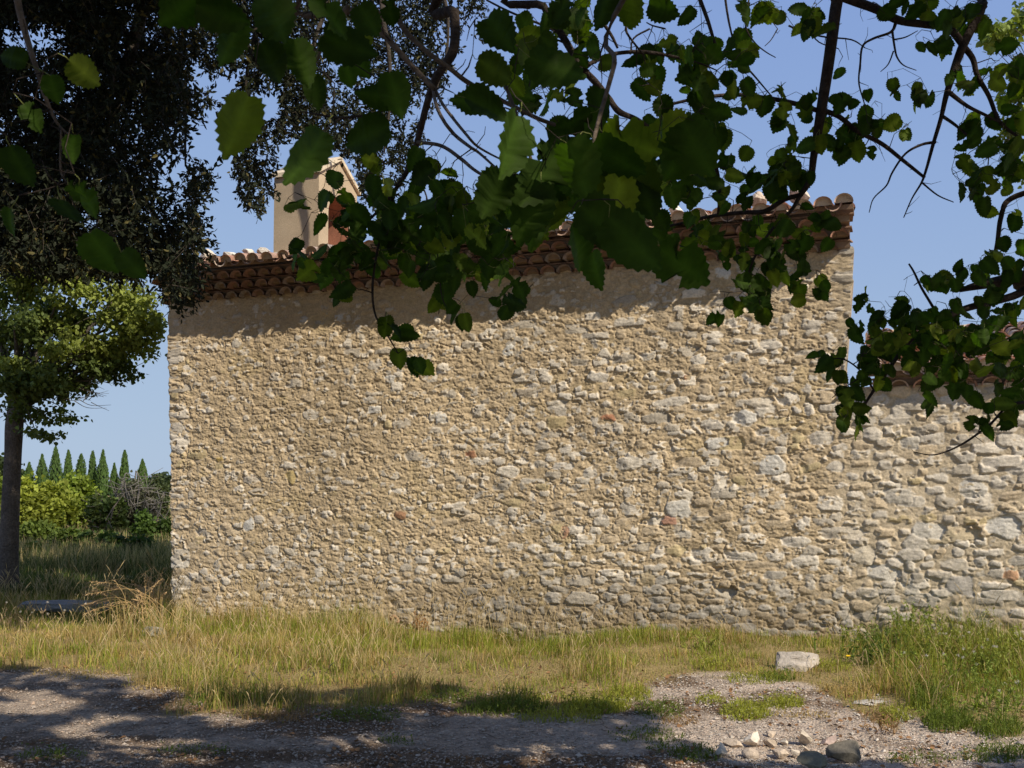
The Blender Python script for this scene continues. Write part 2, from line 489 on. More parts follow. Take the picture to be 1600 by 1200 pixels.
# side and rear walls (solid slabs behind the relief)
def slab(name, u0, u1, d0, d1, z0, z1, parent, z1b=None, matr=M_WALL, colr=(.52, .42, .28)):
    z1b = z1 if z1b is None else z1b
    a = Acc()
    a.box([W(u0, -d0, z0), W(u1, -d0, z0), W(u1, -d1, z0), W(u0, -d1, z0), W(u0, -d0, z1), W(u1, -d0, z1), W(u1, -d1, z1b), W(u0, -d1, z1b)], colr)
    return a.build(name, matr, parent)
lw = Acc()
for (uo, un, sgn) in ((None, .5, -1),):
    # left return of the wall follows the jagged corner
    n = NV
    f0 = A + Pu[:, 0][:, None] * Wd + Hh[:, 0][:, None] * Nd + np.array([0, 0, 1.0]) * vv[:, None]
    mid = A + (Pu[:, 0] + .01)[:, None] * Wd - .12 * Nd + np.array([0, 0, 1.0]) * vv[:, None]
    bk = A + (Pu[:, 0] * .3)[:, None] * Wd - 5.0 * Nd + np.array([0, 0, 1.0]) * vv[:, None]
    k = np.arange(n - 1)
    lw.add(np.concatenate([f0, mid, bk]), [np.stack([k, k + 1, n + k + 1, n + k], 1), np.stack([n + k, n + k + 1, 2 * n + k + 1, 2 * n + k], 1)], (.52, .42, .28))
    g0 = W(-.09, 0, VTOP); g1 = W(-.04, -2.5, VTOP + 2.5 * SLOPE + .2); g2 = W(-.0, -5, VTOP)
    lw.add([g0, g1, g2], [np.array([[0, 1, 2]])], (.52, .42, .28))
lw.build('gable_wall', M_WALL, chapel)
rw = Acc()
kk = np.where(vv > ANN_TOP - .3)[0]
f0 = P3[kk, edge_i]; n = len(kk)
bk = f0 - 5.0 * Nd - .1 * Wd
k = np.arange(n - 1)
rw.add(np.concatenate([f0, bk]), [np.stack([k, n + k, n + k + 1, k + 1], 1)], (.55, .45, .32))
rw.add([W(LEN + .09, 0, VTOP), W(LEN, -2.5, VTOP + 2.5 * SLOPE + .2), W(LEN, -5, VTOP)], [np.array([[0, 1, 2]])], (.55, .45, .32))
rw.build('gable_wall', M_WALL, chapel)
slab('rear_wall', .02, LEN - .02, 4.9, 5.0, -.2, VTOP + .2, chapel)

# ------------------------------------------------------------------ tiles
TPAL = np.array([[.46, .26, .18], [.48, .29, .21], [.38, .21, .14], [.52, .38, .30], [.44, .35, .28], [.52, .28, .19]])
trng = np.random.default_rng(21)

def half_tile(acc, c0, c1, side, up, r0, r1, th, col, n=9, inv=False):
    """tapered half-round tile from c0 (front) to c1 (back)"""
    a = np.linspace(0, math.pi, n)
    s = -1 if inv else 1
    rings = []
    for c, r in ((c0, r0), (c1, r1)):
        for rr in (r, r - th):
            rings.append(np.asarray(c) + rr * (np.cos(a)[:, None] * side + s * np.sin(a)[:, None] * .92 * up))
    V = np.concatenate(rings)     # front outer, front inner, back outer, back inner
    k = np.arange(n - 1)
    q = lambda A_, B_: np.stack([A_ * n + k, A_ * n + k + 1, B_ * n + k + 1, B_ * n + k], 1)
    acc.add(V, [q(0, 2), q(1, 3), q(0, 1), q(2, 3)], col)

def tilecol():
    return TPAL[trng.integers(len(TPAL))] * trng.uniform(.8, 1.15)

UP = np.array([0, 0, 1.0])
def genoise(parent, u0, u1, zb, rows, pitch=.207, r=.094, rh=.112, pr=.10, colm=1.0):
    for k in range(rows):
        a = Acc()
        nt = int((u1 - u0) / pitch)
        for i in range(nt + 1):
            u = u0 + (i + .5 * (k % 2)) * pitch + trng.normal(0, .006)
            if u > u1: continue
            out = pr * (k + 1) + trng.normal(0, .008)
            z = zb + k * rh + trng.normal(0, .004)
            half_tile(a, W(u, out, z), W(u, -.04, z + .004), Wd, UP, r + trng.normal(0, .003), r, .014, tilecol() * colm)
        a.build('eave_tile_row', M_TILE, parent, True)
        m = Acc()
        o1 = pr * (k + 1) - .055
        ns = 40
        us = np.linspace(u0 - .06, u1 + .06, ns)
        for j in range(ns - 1):
            z0, z1 = zb + k * rh + .004, zb + (k + 1) * rh - .012
            m.box([W(us[j], o1 - .02, z0 + .03), W(us[j + 1], o1 - .02, z0 + .03), W(us[j + 1], -.05, z0), W(us[j], -.05, z0),
                   W(us[j], o1, z1), W(us[j + 1], o1, z1), W(us[j + 1], -.05, z1), W(us[j], -.05, z1)], (.27, .19, .13))
        m.build('eave_mortar', M_PLASTER, parent)
        s = Acc()
        z1 = zb + (k + 1) * rh
        s.box([W(u0 - .06 - .02 * k, pr * (k + 1) - .03, z1 - .016), W(u1 + .06 + .02 * k, pr * (k + 1) - .03, z1 - .016), W(u1 + .09, -.06, z1 - .012), W(u0 - .09, -.06, z1 - .012),
               W(u0 - .06 - .02 * k, pr * (k + 1) - .03, z1 + .001), W(u1 + .06 + .02 * k, pr * (k + 1) - .03, z1 + .001), W(u1 + .09, -.06, z1 + .001), W(u0 - .09, -.06, z1 + .001)], (.24, .15, .10))
        s.build('eave_slab', M_TILE, parent)

def tile_roof(parent, u0, u1, ze, out0, run, slope, pitch=.207, pale=0.0):
    cs = 1 / math.sqrt(1 + slope * slope)
    back = np.array([-Nd[0], -Nd[1], slope]) * cs
    upn = np.array([Nd[0] * slope, Nd[1] * slope, 1]) * cs
    a = Acc(); b = Acc(); plug = Acc()
    nt = int(round((u1 - u0) / pitch)); nc = int(run / .34) + 1
    for i in range(nt + 1):
        for layer in (0, 1):
            u = u0 + (i + .5 * layer) * pitch
            if u > u1 + .01: continue
            ju = trng.normal(0, .008); jo = trng.normal(0, .018)
            for c in range(nc):
                st = c * .34 + jo + trng.normal(0, .006)
                base = W(u + ju + trng.normal(0, .007), out0, ze + (trng.normal(0, .011) if c < 2 else 0)) + back * st
                col = tilecol() * (1.0 + .15 * pale)
                col = col * (1 - pale) + np.array([.60, .47, .37]) * pale if trng.random() < .6 else col
                if layer == 0:
                    if c == 0:
                        aa = np.linspace(0, math.pi, 9)
                        f_ = base + upn * .045 + back * .03
                        pv = np.vstack([f_, f_ + .088 * (np.cos(aa)[:, None] * Wd + np.sin(aa)[:, None] * .92 * upn)])
                        plug.add(pv, [np.array([[0, q + 1, q + 2] for q in range(8)])], (.52, .42, .32))
                    half_tile(a, base + upn * (.035 + .018), base + back * .42 + upn * .030, Wd, upn, .094, .078, .013, col, 9)
                else:
                    half_tile(b, base + upn * .072 + back * .04, base + back * .46 + upn * .088, Wd, upn, .086, .10, .012, col * .9, 7, True)
    plug.build('tile_end_mortar', M_PLASTER, parent)
    a.build('cover_tiles', M_TILE, parent, True)
    b.build('channel_tiles', M_TILE, parent, True)
    d = Acc()
    p0 = W(u0 - .06, out0 - .08, ze + .03); p1 = W(u1 + .06, out0 - .08, ze + .03)
    e = back * run
    d.box([p0 - upn * .02, p1 - upn * .02, p1 + e - upn * .02, p0 + e - upn * .02, p0 + upn * .03, p1 + upn * .03, p1 + e + upn * .03, p0 + e + upn * .03], (.25, .17, .12))
    d.build('roof_deck', M_PLASTER, parent)

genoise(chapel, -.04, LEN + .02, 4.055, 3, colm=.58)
tile_roof(chapel, -.10, LEN + .06, EAVE - .015, .43, 2.95, SLOPE, pale=.35)
# rear slope of the roof
rd = Acc()
rz = EAVE + (.43 + 2.5) * SLOPE
rd.box([W(-.1, -2.5, rz - .03), W(LEN - .02, -2.5, rz - .03), W(LEN - .02, -5.4, rz - .03 - 2.9 * SLOPE), W(-.1, -5.4, rz - .03 - 2.9 * SLOPE),
        W(-.1, -2.5, rz + .04), W(LEN - .02, -2.5, rz + .04), W(LEN - .02, -5.4, rz + .04 - 2.9 * SLOPE), W(-.1, -5.4, rz + .04 - 2.9 * SLOPE)], (.45, .27, .18))
rd.build('rear_roof', M_TILE, chapel)

ASL = math.tan(R(14.5))
# annex: wall, eave row and tiled roof
genoise(annex, LEN + .34, LEN + 3.7, ANN_TOP - .03, 1, rh=.11, pr=.07, colm=.85)
tile_roof(annex, LEN + .30, LEN + 3.7, ANN_TOP + .085, .17, 3.7, ASL, pale=.2)
slab('side_wall', LEN + 3.7, LEN + 3.8, -.02, 3.5, -.2, ANN_TOP, annex, ANN_TOP + 1.0)
slab('rear_wall', LEN + .45, LEN + 3.7, 3.4, 3.5, -.2, ANN_TOP + .7, annex)
cp_ = Acc()
zz = ANN_TOP + .085 + 3.75 * ASL
for j in range(9):
    a0 = LEN + .30 + j * .42
    cp_.box([W(a0, -3.30, zz - .06), W(a0 + .40, -3.30, zz - .06), W(a0 + .40, -3.62, zz - .06), W(a0, -3.62, zz - .06),
             W(a0 + .02, -3.33, zz + .04), W(a0 + .38, -3.33, zz + .025 + .03 * trng.random()), W(a0 + .38, -3.6, zz + .04), W(a0 + .02, -3.6, zz + .04)], (.66, .55, .40))
cp_.build('ridge_coping', M_STONE, annex)

# bell gable standing on the left gable of the chapel
TU0, TU1, TD0, TD1 = -.02, .80, 2.35, 3.56
hc = (2.97, 5.72)
outer = [(2.35, 4.85), (2.35, 6.5), (2.955, 6.86), (3.56, 6.5), (3.56, 4.85)]
holep = []
for t in np.linspace(0, math.pi, 13): holep.append((2.97 + .33 * math.cos(t), 5.95 + .33 * math.sin(t)))
holep += [(2.64, 5.7), (2.64, 5.38), (2.97, 5.38), (3.30, 5.38), (3.30, 5.7)]
hang = np.array([math.atan2(z - hc[1], d - hc[0]) for d, z in holep])
def ray_poly(ang):
    c, s = math.cos(ang), math.sin(ang); best = 9
    for i in range(len(outer)):
        (x0, y0), (x1, y1) = outer[i], outer[(i + 1) % len(outer)]
        ex, ey = x1 - x0, y1 - y0
        den = c * ey - s * ex
        if abs(den) < 1e-9: continue
        t = ((x0 - hc[0]) * ey - (y0 - hc[1]) * ex) / den
        q = ((x0 - hc[0]) * s - (y0 - hc[1]) * c) / den
        if t > 0 and -1e-6 <= q <= 1 + 1e-6: best = min(best, t)
    return (hc[0] + c * best, hc[1] + s * best)
angs = np.unique(np.concatenate([hang, [math.atan2(z - hc[1], d - hc[0]) for d, z in outer]]))
order = np.argsort(hang)
hd = np.interp(angs, hang[order], np.array(holep)[order, 0], period=2 * math.pi)
hz = np.interp(angs, hang[order], np.array(holep)[order, 1], period=2 * math.pi)
op = np.array([ray_poly(t) for t in angs])
n = len(angs)
tw = Acc()
def ring(u, ds, zs): return np.array([W(u, -d, z) for d, z in zip(ds, zs)])
V = np.concatenate([ring(TU0, op[:, 0], op[:, 1]), ring(TU1, op[:, 0], op[:, 1]), ring(TU0, hd, hz), ring(TU1, hd, hz)])
k = np.arange(n); k1 = (k + 1) % n
tw.add(V, [np.stack([k, k1, n + k1, n + k], 1), np.stack([k, 2 * n + k, 2 * n + k1, k1], 1), np.stack([n + k, n + k1, 3 * n + k1, 3 * n + k], 1)], (.44, .345, .235))
tw.build('bell_gable', M_PLASTER, chapel)
bgo = chapel.children[-1]
br = Acc()
ins = .03
s_in = lambda u: ring(u, hc[0] + (hd - hc[0]) * .97, hc[1] + (hz - hc[1]) * .97)
br.add(np.concatenate([s_in(TU0 + .05), s_in(TU1 - .02), ring(TU0 + .05, hd, hz), ring(TU1 - .02, hd, hz)]),
       [np.stack([k, n + k, n + k1, k1], 1), np.stack([n + k, 3 * n + k, 3 * n + k1, n + k1], 1)], (.34, .15, .09))
def under(o, p):
    """make o a sub-part of part p (both sit at the thing's origin)"""
    o.parent = p
    o.location = (0, 0, 0)
bo = br.build('brick_reveal', M_BRICK, chapel); under(bo, bgo)
cp2 = Acc()
for (d0, z0, d1, z1) in ((2.30, 6.51, 2.955, 6.90), (2.955, 6.90, 3.61, 6.51)):
    for j in range(3):
        a0, a1 = j / 3 + .01, (j + 1) / 3 - .01
        da, db = d0 + (d1 - d0) * a0, d0 + (d1 - d0) * a1; za, zb_ = z0 + (z1 - z0) * a0, z0 + (z1 - z0) * a1
        cp2.box([W(TU0 - .05, -da, za - .02), W(TU1 + .05, -da, za - .02), W(TU1 + .05, -db, zb_ - .02), W(TU0 - .05, -db, zb_ - .02),
                 W(TU0 - .05, -da, za + .05), W(TU1 + .05, -da, za + .05), W(TU1 + .05, -db, zb_ + .05), W(TU0 - .05, -db, zb_ + .05)], (.62, .52, .38))
co = cp2.build('coping', M_STONE, chapel); under(co, bgo)
sk = Acc()
e = .05
sk.box([W(TU0 - e, -TD0 + e, 4.9), W(TU1 + e, -TD0 + e, 4.9), W(TU1 + e, -TD1 - e, 4.9), W(TU0 - e, -TD1 - e, 4.9),
        W(TU0 - .012, -TD0 + .012, 5.30), W(TU1 + .012, -TD0 + .012, 5.30), W(TU1 + .012, -TD1 - .012, 5.30), W(TU0 - .012, -TD1 - .012, 5.30)], (.66, .60, .50))
so_ = sk.build('plaster_skirt', M_PLASTER, chapel); under(so_, bgo)

# ------------------------------------------------------------------ leaf toolkit
def frames(d, nrm):
    d = d / (np.linalg.norm(d, axis=1)[:, None] + 1e-9)
    s = np.cross(d, nrm); s /= np.linalg.norm(s, axis=1)[:, None] + 1e-9
    return s, d, np.cross(s, d)

def place(acc, tv, tf, pos, d, nrm, size, colr, wid=None, tone=None):
    """instances template verts tv (x side, y along, z normal) at pos"""
    s, d, n = frames(d, nrm)
    size = np.broadcast_to(np.asarray(size, float), (len(pos),))
    w = size if wid is None else size * wid
    V = (pos[:, None, :] + w[:, None, None] * tv[None, :, 0:1] * s[:, None, :]
         + size[:, None, None] * (tv[None, :, 1:2] * d[:, None, :] + tv[None, :, 2:3] * n[:, None, :]))
    k = len(tv); N = len(pos)
    off = (np.arange(N) * k)[:, None, None]
    fs = [(f[None] + off).reshape(-1, f.shape[1]) for f in tf]
    cc_ = np.repeat(colr, k, axis=0)
    if tone is not None: cc_ = cc_ * np.tile(tone, N)[:, None]
    acc.add(V.reshape(-1, 3), fs, cc_)

def rdir(n, g):
    v = g.normal(size=(n, 3)); return v / np.linalg.norm(v, axis=1)[:, None]

OAK_V = np.array([[0, 0, 0], [.21, .3, .05], [.17, .68, .05], [0, 1, -.04], [-.17, .68, .05], [-.21, .3, .05]])
OAK_F = [np.array([[0, 1, 2, 3], [0, 3, 4, 5]])]
BLEAF_V = np.array([[0, 0, 0], [.36, .12, .06], [.40, .5, .07], [0, 1, -.05], [-.40, .5, .07], [-.36, .12, .06]])

def mulberry_template(curl, fold, ser, seed, ragged=False):
    g = np.random.default_rng(seed)
    base = np.array([[0.0, 0.0], [.09, -.03], [.20, -.035], [.31, .02], [.385, .12], [.425, .26], [.43, .41], [.40, .56], [.335, .71], [.235, .84], [.11, .945], [0, 1.03]])
    t = np.linspace(0, len(base) - 1, 25)
    side = np.stack([np.interp(t, np.arange(len(base)), base[:, 0]), np.interp(t, np.arange(len(base)), base[:, 1])], 1)
    def half():
        h = side.copy()
        tang = np.gradient(h, axis=0); nor = np.stack([tang[:, 1], -tang[:, 0]], 1); nor /= np.linalg.norm(nor, axis=1)[:, None]
        amp = ser * (np.arange(25) % 2 * 2 - 1); amp[:4] = 0; amp[-1] = 0
        h = h + nor * (amp * g.uniform(.6, 1.2, 25))[:, None]
        h[:, 0] *= g.uniform(.82, 1.06); h[:, 1] += .02 * np.sin(np.linspace(0, 9, 25) + g.uniform(0, 6))
        if ragged:
            c = g.integers(8, 18); h[c:c + 3, 0] *= g.uniform(.35, .7)
        return h
    mid = np.stack([np.zeros(25), np.clip(np.linspace(-.02, 1.03, 25), 0, 1.03)], 1)
    a = half(); b = half(); b[:, 0] *= -1
    P = np.concatenate([mid, a, b])
    q1 = np.stack([P[:25], .55 * P[25:50] + .45 * P[:25], ], 0)
    ha = .5 * (P[:25] + P[25:50]); hb = .5 * (P[:25] + P[50:75])
    P = np.concatenate([mid, ha, a, hb, b])
    x, y = P[:, 0], P[:, 1]
    ax = np.abs(x)
    z = fold * ax - curl * y ** 2 + .03 * np.sin(y * 14 + x * 6) * ax * 2 - .25 * ax ** 2 * fold * 2
    z = z + .022 * np.cos(y * 36 - ax * 22) * np.minimum(ax * 4, 1) * (ax > .01)       # raised veins
    V = np.stack([x, y, z], 1)
    vein = 1 + .55 * np.exp(-(ax / .018) ** 2) + .20 * np.clip(np.cos(y * 36 - ax * 22), 0, 1) ** 6
    k = np.arange(24)
    f = []
    for (p, q, fl) in ((0, 25, 0), (25, 50, 0), (0, 75, 1), (75, 100, 1)):
        qd = np.stack([p + k, q + k, q + k + 1, p + k + 1], 1)
        f.append(qd[:, ::-1] if fl else qd)
    return V, [np.concatenate(f)], vein
MUL = [mulberry_template(c, fo, .027, 40 + i, rg) for i, (c, fo, rg) in
       enumerate([(.12, .12, False), (.22, .30, False), (.05, .22, False), (.30, .10, False), (.18, .45, False), (.15, .2, True), (.35, .35, False), (.02, .5, False), (.26, .18, True)])]

def land(P):
    """where the shadow of a point falls on the ground"""
    P = np.asarray(P, float)
    L = P[..., :2] - SH * (P[..., 2:3] * SK)
    return L

def in_frame(P, m=60):
    x, y = proj(P)
    return (P[:, 1] > .3) & (x > -m) & (x < 1600 + m) & (y > -m) & (y < 1200 + m)

# edge of the foliage shadow on the gravel, traced in the photo
SX = [-900, 0, 120, 200, 300, 450, 600, 690, 760, 900, 1000, 1060, 1130, 1250, 1320, 1400, 1500, 1600, 2400]
SY = [1030, 1040, 1050, 1072, 1084, 1082, 1075, 1072, 1090, 1104, 1114, 1145, 1182, 1194, 1186, 1184, 1184, 1176, 1184]
def casts_ok(P, soft=1.0):
    L = land(P)
    gx_, gy_ = L[:, 0], L[:, 1]
    G = np.stack([gx_, gy_, np.zeros(len(P))], 1)
    x, y = proj(G)
    front = gy_ > .5
    lim = np.interp(x, SX, SY) + 9 * fbm(gx_ * 2.5, gy_ * 2.5, 201, 2)
    ok = (~front) | (y > lim) | (x < -150) | (x > 1900)
    # flecks of sun between the clumps of leaves
    fl = fbm(gx_ * 2.1, gy_ * 3.2, 205, 3)
    return ok & ((fl < .15 - .07 * sstep(600, 150, x)) | (x > 1500))

# ------------------------------------------------------------------ mulberry tree over the camera
mrng = np.random.default_rng(33)
MB = np.array([3.3, -.2, 0.0])
mul = empty('mulberry_tree', MB, 'mulberry tree whose dark toothed leaves and bare twigs hang across the top of the view', 'tree')
tr = Acc()
tp = smoothpath([(3.3, -.2, -.1, .30), (3.32, -.15, .5, .24), (3.25, -.05, 1.3, .21), (3.3, .05, 2.1, .20), (3.2, .15, 2.8, .22)], 5)
tr.tube(tp[:, :3], tp[:, 3], 14, (.16, .12, .09))
tr.build('trunk', M_BARK, mul, True)
BR = (.045, .034, .028); BRL = (.11, .085, .065)
brs = Acc()
NODES = []        # (x,y,z,radius) of the growing skeleton

def limb(pts, col=BR, sides=7, nodes=True, n=6, jit=0.0):
    """pts: rows (photo x, photo y, distance, radius in photo px) or world rows (x,y,z,-radius)"""
    W4 = []
    for p in pts:
        if p[3] < 0: W4.append([p[0], p[1], p[2], -p[3]])
        else:
            q = at(p[0], p[1], p[2]); W4.append([*q, p[3] * p[2] / F])
    P = smoothpath(W4, n)
    if jit: P[:, :3] += mrng.normal(0, jit, (len(P), 3))
    brs.tube(P[:, :3], np.maximum(P[:, 3], .0009), sides, col)
    if nodes:
        for r in P: NODES.append(r)
    return P
HUB = (3.2, .15, 2.75, -.15)
limb([HUB, (2.9, 1.2, 3.9, -.09), (2.3, 2.8, 4.2, -.05), (1322, -60, 4.0, 11), (1308, 0, 4.0, 9.5), (1296, 90, 4.0, 9), (1282, 180, 4.05, 8), (1272, 240, 4.1, 6), (1266, 280, 4.15, 5), (1250, 306, 4.2, 4)], sides=9)
limb([(1252, 304, 4.2, 4), (1225, 312, 4.25, 4), (1195, 330, 4.3, 4), (1160, 332, 4.4, 3.5), (1110, 338, 4.5, 3), (1060, 350, 4.6, 2.3), (1000, 362, 4.7, 1.3)])
limb([(1250, 306, 4.2, 3.5), (1235, 330, 4.2, 3), (1205, 360, 4.25, 2.5), (1180, 400, 4.3, 2), (1165, 440, 4.35, 1.5)])
limb([(1310, -8, 4.0, 8), (1335, 2, 4.0, 7.5), (1370, 15, 4.0, 7), (1405, 32, 4.0, 6.5), (1450, 39, 4.0, 6), (1482, 44, 4.0, 6), (1505, 70, 4.0, 6)])
limb([(2.3, 2.8, 4.2, -.05), (1560, -40, 4.0, 7), (1536, 10, 4.0, 7), (1515, 50, 4.0, 7), (1502, 78, 4.0, 7), (1488, 118, 4.0, 6), (1478, 150, 4.05, 4.5), (1470, 185, 4.1, 3.5), (1458, 225, 4.15, 3), (1448, 262, 4.2, 2.3), (1440, 285, 4.2, 1.8), (1425, 310, 4.2, 1.2), (1412, 340, 4.2, .8)])
limb([(1505, 72, 4.0, 5), (1520, 92, 4.0, 4.5), (1527, 118, 4.0, 4), (1545, 150, 4.0, 3.5), (1562, 190, 4.0, 3), (1592, 215, 4.0, 2.2), (1620, 235, 4.0, 2)])
limb([(1480, 142, 4.0, 4), (1510, 165, 4.0, 3), (1540, 180, 4.0, 2.4), (1570, 195, 4.0, 1.6)])
limb([(1470, 180, 4.1, 3), (1492, 195, 4.1, 2.4), (1515, 215, 4.1, 2), (1545, 245, 4.1, 1.5)])
limb([(1278, 170, 4.05, 4.5), (1310, 182, 4.1, 4), (1340, 205, 4.1, 4), (1378, 225, 4.15, 3.5), (1410, 250, 4.2, 3), (1445, 278, 4.2, 2.4)])
limb([(1462, 222, 4.15, 2.6), (1440, 226, 4.15, 2.2), (1415, 240, 4.15, 1.8), (1395, 268, 4.15, 1.6), (1385, 290, 4.15, 1.3), (1365, 310, 4.15, 1), (1358, 332, 4.15, .7)], nodes=False)
limb([(1440, 285, 4.2, 1.6), (1465, 305, 4.2, 1.2), (1490, 316, 4.2, .8)], nodes=False)
limb([(1400, 35, 4, 3), (1392, 50, 4, 2.3), (1365, 60, 4, 2), (1348, 72, 4, 1.8), (1344, 100, 4, 1.6), (1342, 130, 4, 1.3), (1350, 160, 4, 1), (1354, 178, 4, .6)])
limb([(1394, 48, 4, 2), (1398, 75, 4, 1.7), (1402, 90, 4, 1.4), (1412, 102, 4, 1), (1432, 110, 4, .6)], nodes=False)
limb([(1397, 62, 4, 1.4), (1415, 58, 4, 1.1), (1434, 48, 4, .6)], nodes=False)
limb([(1396, 80, 4, 1.3), (1388, 100, 4, 1), (1376, 112, 4, .6)], nodes=False)
limb([(1276, 172, 4.05, 4), (1235, 160, 4.05, 4), (1190, 152, 4.05, 3.5), (1150, 148, 4.1, 3.2), (1100, 152, 4.1, 3), (1060, 160, 4.1, 2.4), (1020, 172, 4.1, 2)])
limb([(1105, 178, 4.1, 4), (1110, 230, 4.15, 3.5), (1122, 275, 4.2, 3), (1124, 310, 4.3, 2.6), (1122, 334, 4.4, 2.2)])
limb([(2.9, 1.2, 3.9, -.07), (1.6, 2.4, 3.8, -.03), (835, -40, 3.2, 7), (850, 10, 3.2, 6), (872, 45, 3.2, 6), (890, 75, 3.2, 6), (905, 102, 3.2, 5.5), (930, 128, 3.25, 5.5), (952, 155, 3.3, 5), (968, 175, 3.3, 5), (1000, 190, 3.4, 4), (1050, 230, 3.5, 3), (1090, 285, 3.6, 2)], sides=8)
limb([(912, 108, 3.2, 3.5), (930, 95, 3.2, 3.5), (960, 84, 3.25, 3.2), (1000, 81, 3.3, 3), (1040, 86, 3.35, 2.5), (1090, 98, 3.4, 1.6), (1120, 110, 3.4, 1)])
limb([(880, 55, 3.2, 2.5), (850, 40, 3.2, 2), (800, 20, 3.2, 1.8), (760, 0, 3.2, 1.5)], nodes=False)
limb([(890, 70, 3.2, 2), (862, 60, 3.2, 1.4), (840, 62, 3.2, 1)], nodes=False)
for tw_ in ([(938, 30, 3.2, 3), (955, 55, 3.2, 2.6), (965, 75, 3.2, 2)], [(985, 25, 3.2, 2.6), (978, 45, 3.2, 2.2), (985, 60, 3.2, 1.8), (1005, 85, 3.3, 1.5)],
            [(1015, 45, 3.3, 1.6), (990, 60, 3.3, 1.5), (985, 85, 3.3, 1.2)], [(1090, -10, 3.5, 3.4), (1105, 30, 3.5, 3.2), (1115, 62, 3.5, 2.6), (1126, 95, 3.5, 2.2)],
            [(1132, -10, 3.6, 2), (1138, 30, 3.6, 1.8), (1147, 70, 3.6, 1.4)], [(1170, 0, 3.8, 1.4), (1165, 40, 3.8, 1.2), (1178, 65, 3.8, 1.2), (1195, 80, 3.8, 1), (1212, 90, 3.8, .7)],
            [(1160, 98, 3.8, 1.6), (1178, 118, 3.8, 1.5), (1195, 138, 3.8, 1.2), (1212, 158, 3.8, 1)], [(1232, 40, 4, 1.6), (1255, 50, 4, 1.5), (1290, 58, 4, 1.4), (1330, 62, 4, 1.2), (1352, 75, 4, .8)],
            [(1262, 45, 4, 1.2), (1280, 66, 4, 1), (1310, 76, 4, .8)], [(1040, 45, 3.5, 1.4), (1020, 40, 3.5, 1.2), (1010, 35, 3.5, .9)], [(1215, 45, 4, 1), (1205, 62, 4, .8), (1195, 72, 4, .6)]):
    limb(tw_, nodes=True, n=4)
limb([HUB, (3.4, 2.4, 3.0, -.08), (1660, 425, 4.4, 11), (1600, 432, 4.4, 10), (1560, 440, 4.4, 9), (1520, 448, 4.4, 6), (1500, 454, 4.4, 3)], sides=9)
limb([(1622, 440, 4.4, 8), (1590, 460, 4.4, 6.5), (1550, 472, 4.4, 6), (1510, 482, 4.4, 5.5), (1480, 495, 4.4, 5), (1450, 512, 4.4, 4), (1420, 535, 4.4, 3.5), (1390, 575, 4.4, 3), (1362, 615, 4.4, 2.4), (1340, 650, 4.4, 1.6)])
limb([(1468, 498, 4.4, 2.8), (1455, 475, 4.4, 2.2), (1440, 450, 4.4, 2), (1428, 425, 4.4, 1.7), (1420, 412, 4.4, 1.4)], nodes=False)
limb([(1436, 440, 4.4, 1.2), (1428, 446, 4.4, .7)], nodes=False, n=3)
limb([(1660, 625, 4.0, 3), (1600, 629, 4.0, 2.6), (1575, 634, 4.0, 2.3), (1548, 662, 4.0, 2), (1510, 690, 4.0, 1.7), (1480, 705, 4.0, 1.4), (1455, 711, 4.0, 1.1), (1428, 706, 4.0, .7)])
limb([(1640, 290, 4.2, 5), (1580, 310, 4.3, 4.5), (1565, 335, 4.3, 4), (1558, 380, 4.3, 3.4), (1550, 415, 4.4, 3)])
limb([(1366, 610, 4.4, 1.6), (1345, 580, 4.4, 1.4), (1320, 562, 4.4, 1.2), (1295, 560, 4.4, 1)])
limb([(1345, 590, 4.4, 1), (1320, 605, 4.4, .9), (1300, 622, 4.4, .6)], nodes=False)
# near grey boughs left of the middle
limb([(2.9, 1.2, 3.9, -.05), (1.2, 1.4, 3.6, -.02), (520, -60, 2.2, 6), (570, 20, 2.2, 5.5), (610, 65, 2.2, 5), (650, 110, 2.2, 4.5), (680, 140, 2.2, 4)], BRL)
limb([(600, -40, 2.3, 4.5), (625, 35, 2.3, 4.5), (660, 75, 2.3, 4.2), (700, 105, 2.3, 4), (730, 128, 2.35, 4), (770, 150, 2.4, 4), (800, 165, 2.4, 3.5), (840, 185, 2.4, 3.4), (880, 200, 2.4, 3), (912, 218, 2.4, 2.6)], BRL)
limb([(.9, 1.6, 3.9, -.03), (706, -40, 3.4, 9), (710, 20, 3.4, 8.5), (711, 60, 3.4, 8), (706, 85, 3.4, 8), (692, 105, 3.4, 7), (676, 135, 3.4, 6.5), (665, 170, 3.4, 5.5), (655, 210, 3.45, 5), (642, 255, 3.5, 4.5), (622, 290, 3.5, 3.5), (595, 325, 3.55, 2.6), (570, 350, 3.6, 2), (545, 375, 3.6, 1.5)], sides=8)
limb([(652, 222, 3.45, 3), (690, 228, 3.4, 3), (720, 248, 3.3, 3), (745, 268, 3.2, 2.6), (800, 300, 3.1, 2), (830, 330, 3.0, 1)], BRL)
limb([(676, 135, 3.4, 3), (682, 165, 3.3, 3), (694, 190, 3.2, 3), (712, 212, 3.2, 3), (735, 230, 3.1, 2.6), (750, 240, 3.1, 2.2), (790, 275, 3.0, 1.6), (820, 290, 3.0, .9)], BRL)
limb([(680, 140, 3.4, 2.6), (695, 168, 3.3, 2.6), (730, 212, 3.1, 2.4), (748, 230, 3.1, 2), (785, 250, 3.0, 1.4), (815, 262, 3.0, .8)], BRL)
limb([(620, 292, 3.5, 2), (600, 350, 3.6, 2), (588, 400, 3.6, 2), (582, 450, 3.6, 2), (586, 490, 3.6, 1.7), (600, 515, 3.6, 1.4), (622, 552, 3.6, 1)], BR)
